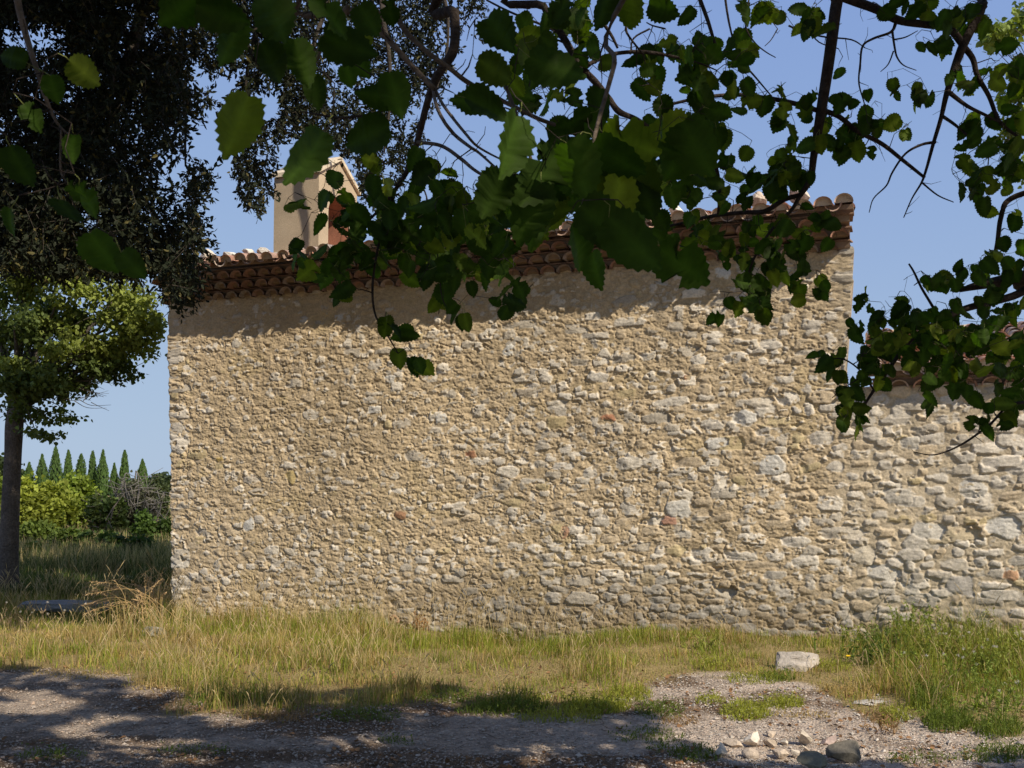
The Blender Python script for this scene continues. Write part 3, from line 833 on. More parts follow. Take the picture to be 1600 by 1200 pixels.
limb([(640, 258, 3.5, 1.5), (664, 300, 3.5, 1.3), (672, 340, 3.5, 1.2), (684, 400, 3.5, 1.2), (690, 460, 3.5, 1), (700, 485, 3.5, .8)], BR)
limb([(545, 10, 1.7, 5), (520, 40, 1.7, 4), (500, 66, 1.7, 3.4), (497, 90, 1.7, 3), (480, 108, 1.7, 2.6), (462, 122, 1.7, 2)], BRL)
limb([(610, 170, 2.6, 2.2), (570, 180, 2.6, 2), (530, 184, 2.6, 2), (492, 178, 2.6, 1.6), (468, 174, 2.6, 1)], BR)
limb([(532, 184, 2.6, 1.6), (518, 196, 2.6, 1.5), (505, 205, 2.6, 1.2)], BRL)
limb([(24, -20, 1.9, 6), (30, 15, 1.9, 5.5), (42, 60, 1.9, 5), (58, 110, 1.9, 4), (70, 150, 1.9, 3.4), (88, 190, 1.9, 2.2), (108, 212, 1.9, 1.5)], BRL)
limb([(96, 200, 1.9, 1.6), (94, 240, 1.9, 1.5), (96, 272, 1.9, 1.3), (110, 290, 1.9, 1)], BRL)
limb([(770, 85, 2.4, 3), (800, 160, 2.3, 3), (830, 250, 2.2, 2.6), (850, 330, 2.1, 2)], BRL)
limb([(.9, 1.2, 3.4, -.02), (990, -30, 2.2, 5), (960, 100, 2.1, 4), (930, 210, 2.0, 3.4), (915, 300, 2.0, 3), (900, 370, 2.0, 2)], BRL, nodes=True)

# --- leaves: large hand-placed ones first (x, y of the blade's middle, length px, pointing degrees, distance)
BIG = [(372, 195, 118, 115, 1.45), (487, 245, 112, 118, 1.55), (575, 210, 95, 160, 1.75), (285, 14, 100, 150, 1.4), (345, 22, 105, 20, 1.4), (430, 22, 120, 70, 1.4), (362, 66, 95, 120, 1.45),
       (425, 95, 85, 60, 1.5), (470, 95, 90, 75, 1.55), (492, 140, 70, 80, 1.6), (515, 20, 90, 40, 1.55), (540, 72, 105, 28, 1.6), (545, 118, 45, 80, 1.8), (575, 30, 70, 60, 1.7), (610, 20, 55, 80, 1.9),
       (568, 60, 50, 85, 2.0), (590, 150, 75, 185, 1.7), (617, 145, 85, 75, 1.65), (562, 100, 60, 60, 1.75), (130, 112, 62, 40, 1.75), (84, 138, 48, 82, 1.8), (50, 182, 50, 60, 1.8), (112, 228, 48, 110, 1.8),
       (30, 258, 78, 70, 1.65), (105, 330, 72, 65, 1.65), (138, 312, 62, 60, 1.75), (160, 392, 80, 58, 1.7), (205, 412, 62, 50, 1.65), (20, 90, 55, 200, 1.8), (15, 345, 50, 100, 1.8), (120, 300, 40, 40, 1.9),
       (865, 108, 112, 25, 1.9), (780, 52, 88, 50, 2.0), (772, 108, 80, 30, 2.05), (800, 128, 70, 60, 2.2), (795, 225, 125, 105, 1.65), (760, 165, 95, 20, 1.9), (735, 160, 70, 190, 2.0), (860, 215, 110, 30, 1.8),
       (850, 275, 120, 120, 1.7), (905, 260, 110, 60, 1.65), (960, 250, 115, 40, 1.7), (935, 165, 75, 95, 2.1), (980, 225, 110, 25, 1.8), (1000, 285, 95, 55, 1.9), (875, 330, 130, 75, 1.6), (830, 330, 120, 110, 1.7),
       (842, 410, 125, 95, 1.6), (905, 385, 110, 70, 1.7), (940, 350, 120, 40, 1.65), (985, 375, 130, 45, 1.6), (1065, 415, 118, 38, 1.7), (930, 420, 70, 80, 1.8), (800, 400, 95, 100, 1.9), (1010, 310, 85, 75, 1.9),
       (1085, 225, 110, 60, 2.4), (1045, 205, 95, 150, 2.4), (1020, 150, 80, 160, 2.6), (1110, 200, 85, 20, 2.6), (1060, 250, 80, 120, 2.5), (900, 190, 70, 150, 2.0), (950, 100, 42, 10, 2.6), (880, 160, 60, 50, 2.3),
       (985, 15, 75, 95, 2.6), (945, 15, 70, 100, 2.6), (1035, 15, 60, 20, 2.8), (1075, 25, 40, 120, 3.0), (1060, 205, 90, 100, 2.2), (775, 300, 90, 120, 1.9), (745, 330, 80, 60, 2.1), (965, 310, 100, 95, 1.75)]
CL = [(1030, 100, 60, 40, 16, 3.2, 3.8), (1110, 95, 70, 35, 16, 3.3, 3.9), (1160, 75, 30, 25, 6, 3.4, 3.9), (1120, 150, 60, 40, 15, 3.3, 4.0), (1060, 160, 70, 60, 20, 3.0, 3.9), (1100, 240, 70, 50, 16, 3.0, 4.0),
      (1205, 150, 35, 18, 5, 3.9, 4.2), (1235, 165, 45, 25, 9, 3.9, 4.2), (1215, 205, 18, 25, 4, 4, 4.2), (1265, 205, 45, 35, 12, 4.0, 4.2), (1300, 225, 25, 25, 5, 4.0, 4.2), (1190, 250, 60, 35, 20, 4.0, 4.3),
      (1240, 265, 45, 35, 14, 4.0, 4.3), (1170, 300, 60, 30, 14, 4.1, 4.4), (1225, 300, 40, 30, 8, 4.1, 4.4), (1255, 310, 15, 15, 2, 4.2, 4.3), (1180, 22, 30, 22, 7, 3.7, 4.0), (1240, 20, 55, 28, 16, 3.8, 4.1), (1262, 42, 30, 20, 6, 3.8, 4.1),
      (1318, 125, 14, 14, 2, 4, 4.1), (1325, 152, 22, 20, 4, 4, 4.1), (1375, 145, 28, 24, 5, 4, 4.1), (1345, 190, 30, 15, 5, 4, 4.2), (1335, 220, 35, 20, 8, 4.1, 4.2), (1375, 205, 45, 18, 6, 4.1, 4.2), (1335, 245, 30, 20, 6, 4.1, 4.3), (1400, 215, 25, 15, 3, 4.1, 4.2),
      (1430, 150, 18, 12, 3, 4, 4.1), (1440, 172, 18, 18, 3, 4, 4.1), (1400, 12, 40, 12, 7, 3.8, 4.1), (1445, 20, 25, 22, 6, 3.8, 4.1), (1490, 25, 40, 25, 16, 3.8, 4.1), (1525, 25, 25, 30, 9, 3.8, 4.1), (1455, 65, 25, 14, 6, 3.9, 4.1), (1470, 82, 12, 10, 2, 4, 4.1), (1500, 115, 25, 20, 6, 3.9, 4.1),
      (1555, 125, 28, 18, 6, 3.9, 4.1), (1580, 95, 25, 25, 8, 3.9, 4.2), (1590, 140, 20, 35, 8, 3.9, 4.2), (1575, 180, 30, 25, 10, 3.9, 4.2), (1545, 205, 35, 25, 10, 3.9, 4.2), (1500, 215, 22, 14, 4, 4, 4.2), (1508, 195, 10, 12, 1, 4, 4.1), (1525, 150, 18, 20, 3, 4, 4.1),
      (1545, 260, 45, 40, 24, 3.8, 4.3), (1585, 260, 25, 45, 18, 3.8, 4.3), (1520, 285, 30, 28, 12, 3.9, 4.3), (1500, 250, 14, 14, 2, 4, 4.2), (1545, 320, 25, 18, 4, 4.1, 4.3), (1590, 330, 12, 20, 3, 4.1, 4.3),
      (1575, 405, 35, 28, 12, 4.1, 4.4), (1480, 430, 40, 22, 12, 4.2, 4.5), (1510, 430, 35, 14, 7, 4.2, 4.5), (1570, 470, 35, 30, 14, 4.2, 4.5), (1360, 480, 30, 22, 7, 4.3, 4.5), (1395, 490, 28, 22, 8, 4.3, 4.5), (1345, 512, 28, 12, 5, 4.3, 4.5),
      (1400, 530, 45, 30, 20, 4.1, 4.6), (1450, 530, 60, 45, 44, 4.0, 4.6), (1510, 510, 55, 45, 32, 4.0, 4.6), (1560, 545, 45, 45, 30, 4.0, 4.6), (1470, 575, 50, 35, 24, 4.1, 4.6), (1390, 560, 35, 30, 12, 4.2, 4.6), (1580, 595, 25, 40, 14, 4.1, 4.5),
      (1290, 562, 28, 16, 5, 4.3, 4.5), (1318, 575, 22, 20, 4, 4.3, 4.5), (1335, 560, 30, 22, 6, 4.3, 4.5), (1355, 600, 25, 30, 9, 4.3, 4.5), (1325, 625, 28, 24, 8, 4.3, 4.5), (1335, 655, 25, 24, 9, 4.3, 4.5), (1375, 585, 18, 20, 3, 4.3, 4.5),
      (1450, 632, 25, 14, 3, 4.1, 4.3), (1480, 610, 18, 12, 2, 4.1, 4.3), (1515, 622, 18, 12, 2, 4.1, 4.3), (1545, 655, 35, 20, 8, 3.9, 4.1), (1575, 625, 20, 20, 4, 3.9, 4.1), (1590, 650, 20, 14, 4, 3.9, 4.1),
      (1130, 350, 60, 30, 14, 4.2, 4.7), (1150, 390, 70, 30, 18, 4.1, 4.6), (1220, 370, 50, 35, 16, 4.1, 4.5), (1285, 355, 32, 30, 8, 4.1, 4.4), (1180, 425, 55, 28, 14, 4.1, 4.5), (1175, 465, 40, 24, 12, 4.1, 4.4), (1195, 490, 20, 20, 4, 4.1, 4.4), (1120, 490, 16, 16, 2, 4.2, 4.4),
      (1240, 440, 20, 16, 3, 4.1, 4.4), (1290, 445, 24, 22, 4, 4.1, 4.4), (1245, 465, 16, 10, 1, 4.2, 4.4), (1080, 400, 25, 25, 4, 4.2, 4.6), (1040, 370, 40, 20, 7, 4.3, 4.7), (1230, 415, 28, 18, 6, 4.1, 4.4),
      (830, 60, 30, 25, 5, 2.8, 3.3), (845, 80, 20, 18, 3, 2.8, 3.2), (880, 20, 50, 22, 8, 2.8, 3.3), (830, 100, 25, 30, 5, 2.6, 3.2), (815, 158, 28, 14, 4, 2.6, 3.2), (845, 155, 16, 12, 2, 2.7, 3.1), (880, 145, 24, 14, 4, 2.6, 3.2), (905, 70, 22, 22, 4, 3, 3.3), (895, 45, 25, 18, 4, 3, 3.3),
      (860, 300, 80, 60, 22, 2.0, 2.8), (790, 345, 60, 50, 22, 2.4, 3.4), (740, 370, 55, 40, 22, 2.8, 3.6), (690, 300, 45, 40, 16, 2.9, 3.6), (655, 260, 30, 22, 5, 3.2, 3.6), (620, 300, 40, 25, 9, 3.3, 3.7), (600, 340, 45, 25, 12, 3.4, 3.8), (560, 350, 40, 25, 10, 3.4, 3.8),
      (462, 325, 16, 8, 2, 3.4, 3.8), (505, 310, 14, 16, 2, 3.4, 3.8), (530, 300, 16, 20, 3, 3.4, 3.8), (545, 345, 16, 20, 3, 3.4, 3.8), (495, 368, 10, 20, 1, 3.5, 3.7), (640, 340, 35, 25, 10, 3.2, 3.8), (640, 385, 45, 28, 14, 3.4, 3.9), (590, 395, 40, 30, 12, 3.4, 3.9), (530, 400, 40, 22, 10, 3.4, 3.9),
      (500, 420, 40, 18, 8, 3.4, 3.9), (535, 460, 22, 10, 3, 3.5, 3.8), (560, 400, 30, 20, 6, 3.4, 3.8), (700, 410, 45, 35, 18, 3.2, 3.8), (740, 430, 40, 25, 10, 3.2, 3.8), (700, 470, 30, 12, 5, 3.4, 3.7), (720, 500, 22, 10, 3, 3.4, 3.6), (660, 430, 30, 16, 5, 3.4, 3.8), (780, 430, 30, 25, 8, 2.8, 3.6),
      (800, 470, 28, 22, 7, 3.0, 3.6), (610, 508, 14, 10, 3, 3.5, 3.7), (630, 528, 14, 8, 2, 3.5, 3.7), (618, 565, 12, 8, 2, 3.5, 3.7), (650, 570, 18, 10, 4, 3.5, 3.7), (470, 400, 25, 18, 3, 3.5, 3.9), (590, 250, 20, 12, 3, 3.3, 3.7), (700, 345, 60, 30, 14, 3, 3.6), 
      (920, 60, 14, 10, 1, 3.2, 3.3), (1010, 330, 35, 25, 7, 3.4, 4.2), (1050, 300, 30, 35, 9, 3.4, 4.2), (1095, 290, 30, 30, 6, 3.8, 4.3), (1130, 290, 25, 22, 4, 4.0, 4.3), (910, 230, 60, 50, 14, 2.0, 2.8), (1010, 240, 60, 45, 16, 2.2, 3.2)]
leafpts = []      # (pos, dir, normal, size, template)
def add_leaf(px, py, size, ang, Y, tilt=.45):
    p = at(px, py, Y)
    view = CAM - p; view /= np.linalg.norm(view)
    right = np.array([1.0, 0, 0]); upv = np.cross(right, -view); upv /= np.linalg.norm(upv)
    d = math.cos(ang) * right - math.sin(ang) * upv + view * mrng.normal(0, tilt * .8)
    nrm = view * (1 if mrng.random() < .5 else -1) + mrng.normal(0, tilt, 3)
    d /= np.linalg.norm(d)
    leafpts.append((p - d * size * .45, d, nrm, size, mrng.integers(0, len(MUL))))
for x, y, L_, a_, Y in BIG:
    if x > 650 and y > 130 and mrng.random() < .27: continue
    if x > 650: L_ *= .86; Y *= 1.12
    if x < 650: L_ *= .90
    if 250 < x < 650 and y < 160: L_ *= .90
    add_leaf(x, y, L_ * Y / F * .98, R(a_), Y, .38)
for cx, cy, rx, ry, nl, y0, y1 in CL:
    for _ in range(int(nl * (.70 if (cx > 1130 and cy < 340) else .92) + .5)):
        r = math.sqrt(mrng.random()); t = mrng.uniform(0, 2 * math.pi)
        Y = mrng.uniform(y0, y1)
        ang = R(90) + mrng.normal(0, .9)
        add_leaf(cx + rx * r * math.cos(t), cy + ry * r * math.sin(t), mrng.uniform(.055, .098), ang, Y, .6)

# twigs grow from the nearest wood to each leaf
ND = np.array(NODES)
fw = np.array([True if in_frame(q[None, :3], 400)[0] else False for q in ND])
ND = list(ND[fw])
lp = np.array([l[0] for l in leafpts])
NDa = np.array(ND)
dist0 = np.array([np.min(np.linalg.norm(NDa[:, :3] - q, axis=1)) for q in lp])
petcol = (.20, .22, .07)
for i in np.argsort(dist0):
    p, d = leafpts[i][0], leafpts[i][1]
    q = p - d * .022 + mrng.normal(0, .006, 3)
    NDa = np.array(ND)
    dd = np.linalg.norm(NDa[:, :3] - q, axis=1)
    j = int(np.argmin(dd)); b = NDa[j]
    m = dd[j]
    if m > .06:
        ns = max(3, int(m / .05) + 1)
        t = np.linspace(0, 1, ns)[:, None]
        path = b[:3] * (1 - t) + q * t
        path[1:-1] += mrng.normal(0, .012, (ns - 2, 3))
        path[:, 2] += (.10 * m * np.sin(t[:, 0] * math.pi))
        r = np.linspace(min(.0028, b[3] * .8), .0012, ns)
        brs.tube(path, r, 4, BR)
        for a_, rr in zip(path[1:], r[1:]): ND.append(np.array([*a_, rr]))
        brs.tube(np.array([q, .5 * (q + p) + mrng.normal(0, .003, 3), p]), [.0011, .0009, .0008], 4, petcol)
    else:
        brs.tube(np.array([b[:3], .5 * (b[:3] + p) + mrng.normal(0, .006, 3), p]), [.0011, .0009, .0008], 4, petcol)
# short bare spurs along the wood in view
NDa = np.array(ND)
sel = NDa[in_frame(NDa[:, :3], 50)]
for q in sel[mrng.choice(len(sel), 420)]:
    if q[3] > .02: continue
    L_ = mrng.uniform(.02, .09)
    dv = mrng.normal(0, 1, 3) + np.array([0, 0, -.2]); dv /= np.linalg.norm(dv)
    pth = [q[:3], q[:3] + dv * L_ * .5 + mrng.normal(0, .004, 3), q[:3] + dv * L_ + mrng.normal(0, .008, 3)]
    brs.tube(np.array(pth), [.0018, .0013, .0008], 4, BR)

# --- the unseen crown: overhead, trimmed to its ground shadow; behind, added against sky light
can = Acc()
N0 = 80000
c0 = np.array([3.6, .6, 6.0])
q = rdir(N0, mrng) * (mrng.random(N0)[:, None] ** (1 / 2.2)) * np.array([5.6, 5.0, 2.7]) + c0
q = q[q[:, 2] > 2.9]
q = q[~in_frame(q, 110)]
q = q[casts_ok(q)]
q2 = rdir(26000, mrng) * (mrng.random(26000)[:, None] ** (1 / 2.2)) * np.array([8.0, 5.5, 3.0]) + np.array([.5, -4.6, 6.2])  # unseen leaves added behind the camera to block sky light
q2 = q2[(q2[:, 2] > 3.2) & ~in_frame(q2, 110)]
q2 = q2[casts_ok(q2)]
q = np.concatenate([q[:19000], q2])
clump = fbm(q[:, 0] * 1.3 + q[:, 2], q[:, 1] * 1.3 - q[:, 2] * .7, 211, 2)
q = q[clump > -.35]
nq = len(q)
gcl = np.array([.075, .125, .022])
dd = mrng.normal(0, .5, (nq, 3)) + np.array([0, 0, -.8])
place(can, BLEAF_V, OAK_F, q, dd, mrng.normal(0, .55, (nq, 3)) + np.array([0, 0, 1.0]), mrng.uniform(.10, .17, nq) * np.where(q[:, 1] < -1.5, 1.35, 1), gcl * mrng.uniform(.7, 1.3, (nq, 1)))
# big limbs of that crown
for e_ in ([5.5, -1.5, 6.2], [2.0, -2.0, 6.0], [4.6, 1.8, 6.6], [1.4, 1.2, 6.4], [3.4, -.4, 7.6], [6.6, .8, 5.6], [3.0, 2.6, 6.0], [.2, -.6, 5.8]):
    e_ = np.array(e_); h = np.array([3.2, .15, 2.75])
    m_ = h * .5 + e_ * .5 + mrng.normal(0, .25, 3)
    P = smoothpath([[*h, .13], [*m_, .07], [*e_, .025]], 6)
    brs.tube(P[:, :3], P[:, 3], 7, (.10, .08, .06))
    near_ = q[np.argsort(np.linalg.norm(q - e_, axis=1))[:260:9]]
    for w_ in near_:
        s_ = P[mrng.integers(len(P) // 2, len(P))][:3]
        brs.tube(np.array([s_, .5 * (s_ + w_) + mrng.normal(0, .1, 3), w_]), [.012, .008, .003], 4, (.10, .08, .06))
brs.build('branches', M_BARK, mul, True)
lf = Acc()
for t in range(len(MUL)):
    L_ = [l for l in leafpts if l[4] == t]
    if not L_: continue
    pos = np.array([l[0] for l in L_]); d_ = np.array([l[1] for l in L_]); n_ = np.array([l[2] for l in L_]); s_ = np.array([l[3] for l in L_])
    base = np.array([.030, .054, .008]); yl = np.array([.12, .145, .016])
    mixf = (mrng.random((len(L_), 1)) < .30) * mrng.uniform(.2, 1.0, (len(L_), 1))
    c = (base * (1 - mixf) + yl * mixf) * mrng.uniform(.6, 1.4, (len(L_), 1))
    place(lf, MUL[t][0], MUL[t][1], pos, d_, n_, s_, c, mrng.uniform(.88, 1.12, len(L_)), MUL[t][2])
lf.build('leaves', M_LEAF, mul, True)
can.build('crown', M_LEAF, mul)

# ------------------------------------------------------------------ holm oak on the left
def pts_in_poly(poly, n, g):
    poly = np.asarray(poly, float)
    lo, hi = poly.min(0), poly.max(0)
    out = np.zeros((0, 2))
    while len(out) < n:
        p = g.uniform(lo, hi, (n * 2, 2))
        ins = np.zeros(len(p), bool); j = len(poly) - 1
        for i in range(len(poly)):
            xi, yi = poly[i]; xj, yj = poly[j]
            c = ((yi > p[:, 1]) != (yj > p[:, 1])) & (p[:, 0] < (xj - xi) * (p[:, 1] - yi) / (yj - yi + 1e-12) + xi)
            ins ^= c; j = i
        out = np.concatenate([out, p[ins]])
    return out[:n]

org_ = np.random.default_rng(77)
OB = np.array([-7.6, 9.6, 0])
oak = empty('holm_oak', OB, 'dark holm oak hanging over the upper left corner in front of the chapel eave', 'tree')
oa = Acc(); ob = Acc()
OBR = (.055, .045, .035)
tp = smoothpath([(-7.6, 9.6, -.1, .32), (-7.5, 9.6, 1.2, .26), (-7.2, 9.5, 2.6, .24), (-6.9, 9.3, 3.8, .2), (-6.4, 9.2, 5.2, .17), (-5.6, 9.0, 6.8, .12)], 5)
ob.tube(tp[:, :3], tp[:, 3], 12, (.13, .11, .09))
ob.build('trunk', M_BARK, oak, True)
ob = Acc()
def obranch(pts, sides=7):
    P = smoothpath(pts, 6); ob.tube(P[:, :3], P[:, 3], sides, OBR); return P
onodes = []
for pts in ([(-5.6, 9.0, 6.8, .12), (*at(245, -40, 9), .07), (*at(222, 20, 9), .062), (*at(205, 80, 9), .055), (*at(195, 130, 9), .045), (*at(180, 170, 9), .03), (*at(150, 220, 9), .018)],
            [(-6.4, 9.2, 5.2, .10), (*at(-60, -30, 9.5), .08), (*at(80, 10, 9.6), .05), (*at(190, 50, 9.6), .03), (*at(280, 130, 9.6), .018), (*at(290, 260, 9.5), .010)],
            [(-6.9, 9.3, 3.8, .10), (*at(-80, 150, 9.3), .07), (*at(60, 190, 9.3), .04), (*at(170, 260, 9.3), .025), (*at(240, 330, 9.3), .015), (*at(280, 430, 9.3), .008)],
            [(-6.9, 9.3, 3.8, .08), (*at(-60, 300, 9.8), .05), (*at(60, 320, 9.8), .03), (*at(130, 380, 9.8), .015)],
            [(-5.6, 9.0, 6.8, .12), (-4.2, 10.5, 7.6, .09), (*at(380, -40, 13.2), .06), (*at(400, 40, 13.2), .04), (*at(385, 130, 13.2), .025), (*at(400, 230, 13.2), .012)],
            [(-4.2, 10.5, 7.6, .09), (*at(560, -60, 13.4), .06), (*at(600, 40, 13.4), .04), (*at(610, 140, 13.4), .025), (*at(600, 240, 13.4), .012)],
            [(-4.2, 10.5, 7.6, .08), (*at(500, -40, 13.6), .05), (*at(490, 70, 13.6), .03), (*at(470, 160, 13.6), .012)],
            [(*at(560, -60, 13.4), .05), (*at(680, -20, 13.4), .035), (*at(700, 60, 13.4), .02), (*at(680, 150, 13.4), .01)],
            [(-5.6, 9.0, 6.8, .12), (-4.6, 7.8, 8.2, .08), (-3.4, 6.4, 9.0, .05), (-2.2, 5.2, 9.2, .02)],
            [(-5.6, 9.0, 6.8, .10), (-6.2, 7.4, 8.0, .07), (-6.0, 5.6, 8.8, .03)]):
    onodes.append(obranch(pts))
def spray(P, leaf, lo, hi, sun=0.0):
    """drooping twiglets with leaves at points P"""
    n = len(P); k = 9
    d0 = org_.normal(0, .55, (n, 3)) + np.array([0, 0, -.75]); d0 /= np.linalg.norm(d0, axis=1)[:, None]
    ln = org_.uniform(.10, .24, n)
    t = np.linspace(.05, 1, k)
    pos = P[:, None, :] + d0[:, None, :] * (ln[:, None] * t[None])[..., None]
    pos = pos.reshape(-1, 3) + org_.normal(0, .006, (n * k, 3))
    dirs = np.repeat(d0, k, 0) * .7 + org_.normal(0, .65, (n * k, 3))
    c = np.array([.018, .022, .011]) * org_.uniform(.6, 1.5, (n * k, 1))
    old = org_.random((n * k, 1)) < .06
    c = np.where(old, np.array([.10, .085, .03]), c)
    place(oa, OAK_V, OAK_F, pos, dirs, org_.normal(0, 1, (n * k, 3)), org_.uniform(lo, hi, n * k) * leaf, c)
    for a_, b_, l_ in zip(P[::3], d0[::3], ln[::3]):
        ob.tube(np.array([a_ - b_ * .05, a_ + b_ * l_]), [.004, .0018], 4, OBR, cap=False)
polyA = [(-60, -40), (300, -40), (292, 30), (300, 70), (285, 110), (302, 150), (282, 190), (296, 240), (330, 265), (312, 300), (305, 330), (322, 372), (300, 400), (296, 432), (280, 455), (262, 440), (245, 400), (228, 418), (190, 425), (140, 415), (90, 425), (40, 405), (-60, 420)]
def sprays(poly, n, y0, y1, cell, thr, leaf, jit=.0):
    p = pts_in_poly(poly, int(n * 2.2), org_)
    Y = org_.uniform(y0, y1, len(p))
    keep = fbm(p[:, 0] / cell, p[:, 1] / cell + Y * .6, 301 + int(cell), 2) > thr
    p, Y = p[keep][:n], Y[keep][:n]
    return np.array([at(a[0], a[1], b) for a, b in zip(p, Y)])
PA = sprays(polyA, 9000, 7.9, 10.6, 70, -.38, 1)
holes = [(30, 65, 45, 22), (75, 60, 30, 24), (100, 150, 14, 16)]
xa, ya = proj(PA)
hk = np.ones(len(PA), bool)
for hx, hy, hrx, hry in holes:
    hk &= ((xa - hx) / hrx) ** 2 + ((ya + 12 - hy) / hry) ** 2 > 1
spray(PA[hk], .056, .7, 1.25)
polyB = [(296, -40), (765, -40), (745, 40), (735, 75), (700, 110), (690, 160), (660, 200), (650, 240), (610, 320), (580, 330), (550, 250), (505, 215), (470, 205), (440, 215), (425, 260), (420, 320), (405, 330), (368, 290), (372, 240), (350, 195), (335, 175), (300, 150), (330, 110), (300, 70)]
PB = sprays(polyB, 3300, 12.6, 14.4, 60, -.28, 1)
xb, yb = proj(PB)
# boughs that would shade the bell gable hang a little farther back, beyond it
Tc = W(.4, -2.95, 0)
off = (.678 * (PB[:, 0] - Tc[0]) + .735 * (PB[:, 1] - Tc[1]))
hit = (np.abs(off) < 1.25) & (xb > 400)
for i_ in np.where(hit)[0]:
    PB[i_] = at(xb[i_], yb[i_], org_.uniform(16.6, 17.8))
kb = ~(((xb - 420) / 22) ** 2 + ((yb + 12 - 165) / 30) ** 2 < 1) & ~(((xb - 330) / 20) ** 2 + ((yb + 15 - 140) / 16) ** 2 < 1)
spray(PB[kb], .080, .75, 1.25)
polyC = [(268, 420), (300, 400), (318, 430), (305, 470), (282, 478), (268, 455)]
spray(sprays(polyC, 60, 9.0, 9.8, 40, -.6, 1), .058, .7, 1.2)
# the upper part of the crown, out of the picture, that keeps the skirt in shade
qq = rdir(30000, org_) * (org_.random(30000)[:, None] ** (1 / 2.3)) * np.array([3.6, 3.4, 2.4]) + np.array([-4.0, 7.2, 8.6])
qq0 = np.concatenate([qq, rdir(9000, org_) * (org_.random(9000)[:, None] ** .4) * np.array([3.2, 2.2, 1.8]) + np.array([-2.6, 12.6, 9.0])])
qq = qq[~in_frame(qq, 40)]
Lq = land(qq)
Gq = np.stack([Lq[:, 0], Lq[:, 1], 0 * Lq[:, 0]], 1)
lx, ly = proj(Gq)
sh_ok = ((Lq[:, 1] > 11.9) & (Lq[:, 1] < 13.9) & (lx < 250)) | (lx < -120) | ((qq[:, 1] > 11) & (np.dot(qq - A, Nd) < -.3))
qq = qq[sh_ok][:8000]
tY = org_.uniform(11.5, 15.9, 30000); tX = (org_.uniform(-420, 262, 30000) - 800) / F * tY
hz_ = org_.uniform(6.2, 9.6, 30000)
tg = np.stack([tX + SH[0] * SK * hz_, tY + SH[1] * SK * hz_, hz_], 1)  # unseen leaves added up the sun's rays to darken ground left of the chapel
okt = (.678 * tX + .735 * tY < .678 * A[0] + .735 * A[1] - .08) & ~in_frame(tg, 40) & (fbm(tX * 1.4, tY * 1.4, 331, 2) < .6)
qq = np.concatenate([qq, tg[okt][:20000]])
place(oa, BLEAF_V, OAK_F, qq, org_.normal(0, 1, (len(qq), 3)), org_.normal(0, .6, (len(qq), 3)) + np.array([0, 0, 1.]), org_.uniform(.08, .15, len(qq)), np.array([.035, .045, .02]) * org_.uniform(.6, 1.4, (len(qq), 1)))
ob.build('branches', M_BARK, oak, True)
oa.build('crown', M_OAK, oak)

# ------------------------------------------------------------------ generic leafy tree / shrub
def leafy(acc, centre, rad, n, size, col, g, shell=.55, droop=-.3, var=.3, clumps=0, tmpl=BLEAF_V):
    centre = np.asarray(centre, float); rad = np.asarray(rad, float)
    if clumps:
        cc = rdir(clumps, g) * (g.random((clumps, 1)) ** .4) * .8
        idx = g.integers(clumps, size=n)
        u = cc[idx] + g.normal(0, .17, (n, 3))
        tone = (1 + g.normal(0, .16, clumps))[idx][:, None]
    else:
        u = rdir(n, g) * (shell + (1 - shell) * g.random((n, 1))); tone = 1.0
    P = centre + u * rad
    d = g.normal(0, .6, (n, 3)) + np.array([0, 0, droop])
    c = np.asarray(col) * g.uniform(1 - var, 1 + var, (n, 1)) * tone
    place(acc, tmpl, OAK_F, P, d, g.normal(0, .7, (n, 3)) + np.array([0, 0, .6]), g.uniform(.7, 1.3, n) * size, c)
    return P

def twigs_to(acc, root, P, k, g, r0=.03, col=(.12, .10, .08)):
    for p in P[g.choice(len(P), min(k, len(P)), replace=False)]:
        root = np.asarray(root); m = .5 * (root + p) + g.normal(0, .07 * np.linalg.norm(p - root), 3) + np.array([0, 0, .05])
        pth = smoothpath([root, m, p], 4)
        acc.tube(pth, np.linspace(r0, .004, len(pth)), 5, col, cap=False)

# yellow-green tree standing at the left edge
lrng = np.random.default_rng(91)
LB = ground(14, 934)
lt = empty('young_tree', LB, 'sunlit yellow-green tree with a slim grey trunk at the left edge beyond the dry grass', 'tree')
tk = Acc()
t0 = LB
tp = smoothpath([(*(t0 + [0, 0, -.1]), .20), (*(t0 + [-.02, 0, .35]), .15), (*(t0 + [-.01, 0, 1.2]), .132), (*(t0 + [.0, .02, 2.0]), .122), (*(t0 + [.02, 0, 2.45]), .13), (*(t0 + [.04, 0, 2.75]), .11)], 5)
tk.tube(tp[:, :3], tp[:, 3] * .93, 14, (.12, .098, .08))
tk.build('trunk', M_BARK, lt, True)
lb_ = Acc(); ll = Acc()
fork = t0 + np.array([.03, 0, 2.65])
Yt = fork[1]
ends = [(60, 560, 0), (110, 590, .3), (150, 540, -.4), (190, 500, .2), (160, 440, .5), (90, 470, -.5), (20, 500, -.6), (-40, 420, 0), (40, 380, .6), (110, 380, .1), (205, 440, -.1), (60, 620, .2), (195, 560, .3), (30, 430, .9)]
for ex, ey, dy in ends:
    e_ = at(ex, ey, Yt + dy)
    m_ = fork * .5 + e_ * .5 + np.array([0, 0, .12]) + lrng.normal(0, .08, 3)
    P = smoothpath([[*fork, .07], [*m_, .035], [*e_, .008]], 6)
    lb_.tube(P[:, :3], P[:, 3], 6, (.10, .085, .07))
def px_clump(acc, x, y, Y, rx, ry, n, size, col, g, clumps=9, ydepth=.7):
    c = at(x, y, Y); s = Y / F
    return leafy(acc, c, (rx * s, ydepth, ry * s), n, size, col, g, clumps=clumps, droop=-.5)
YG = (.23, .27, .06); DG = (.10, .135, .036)
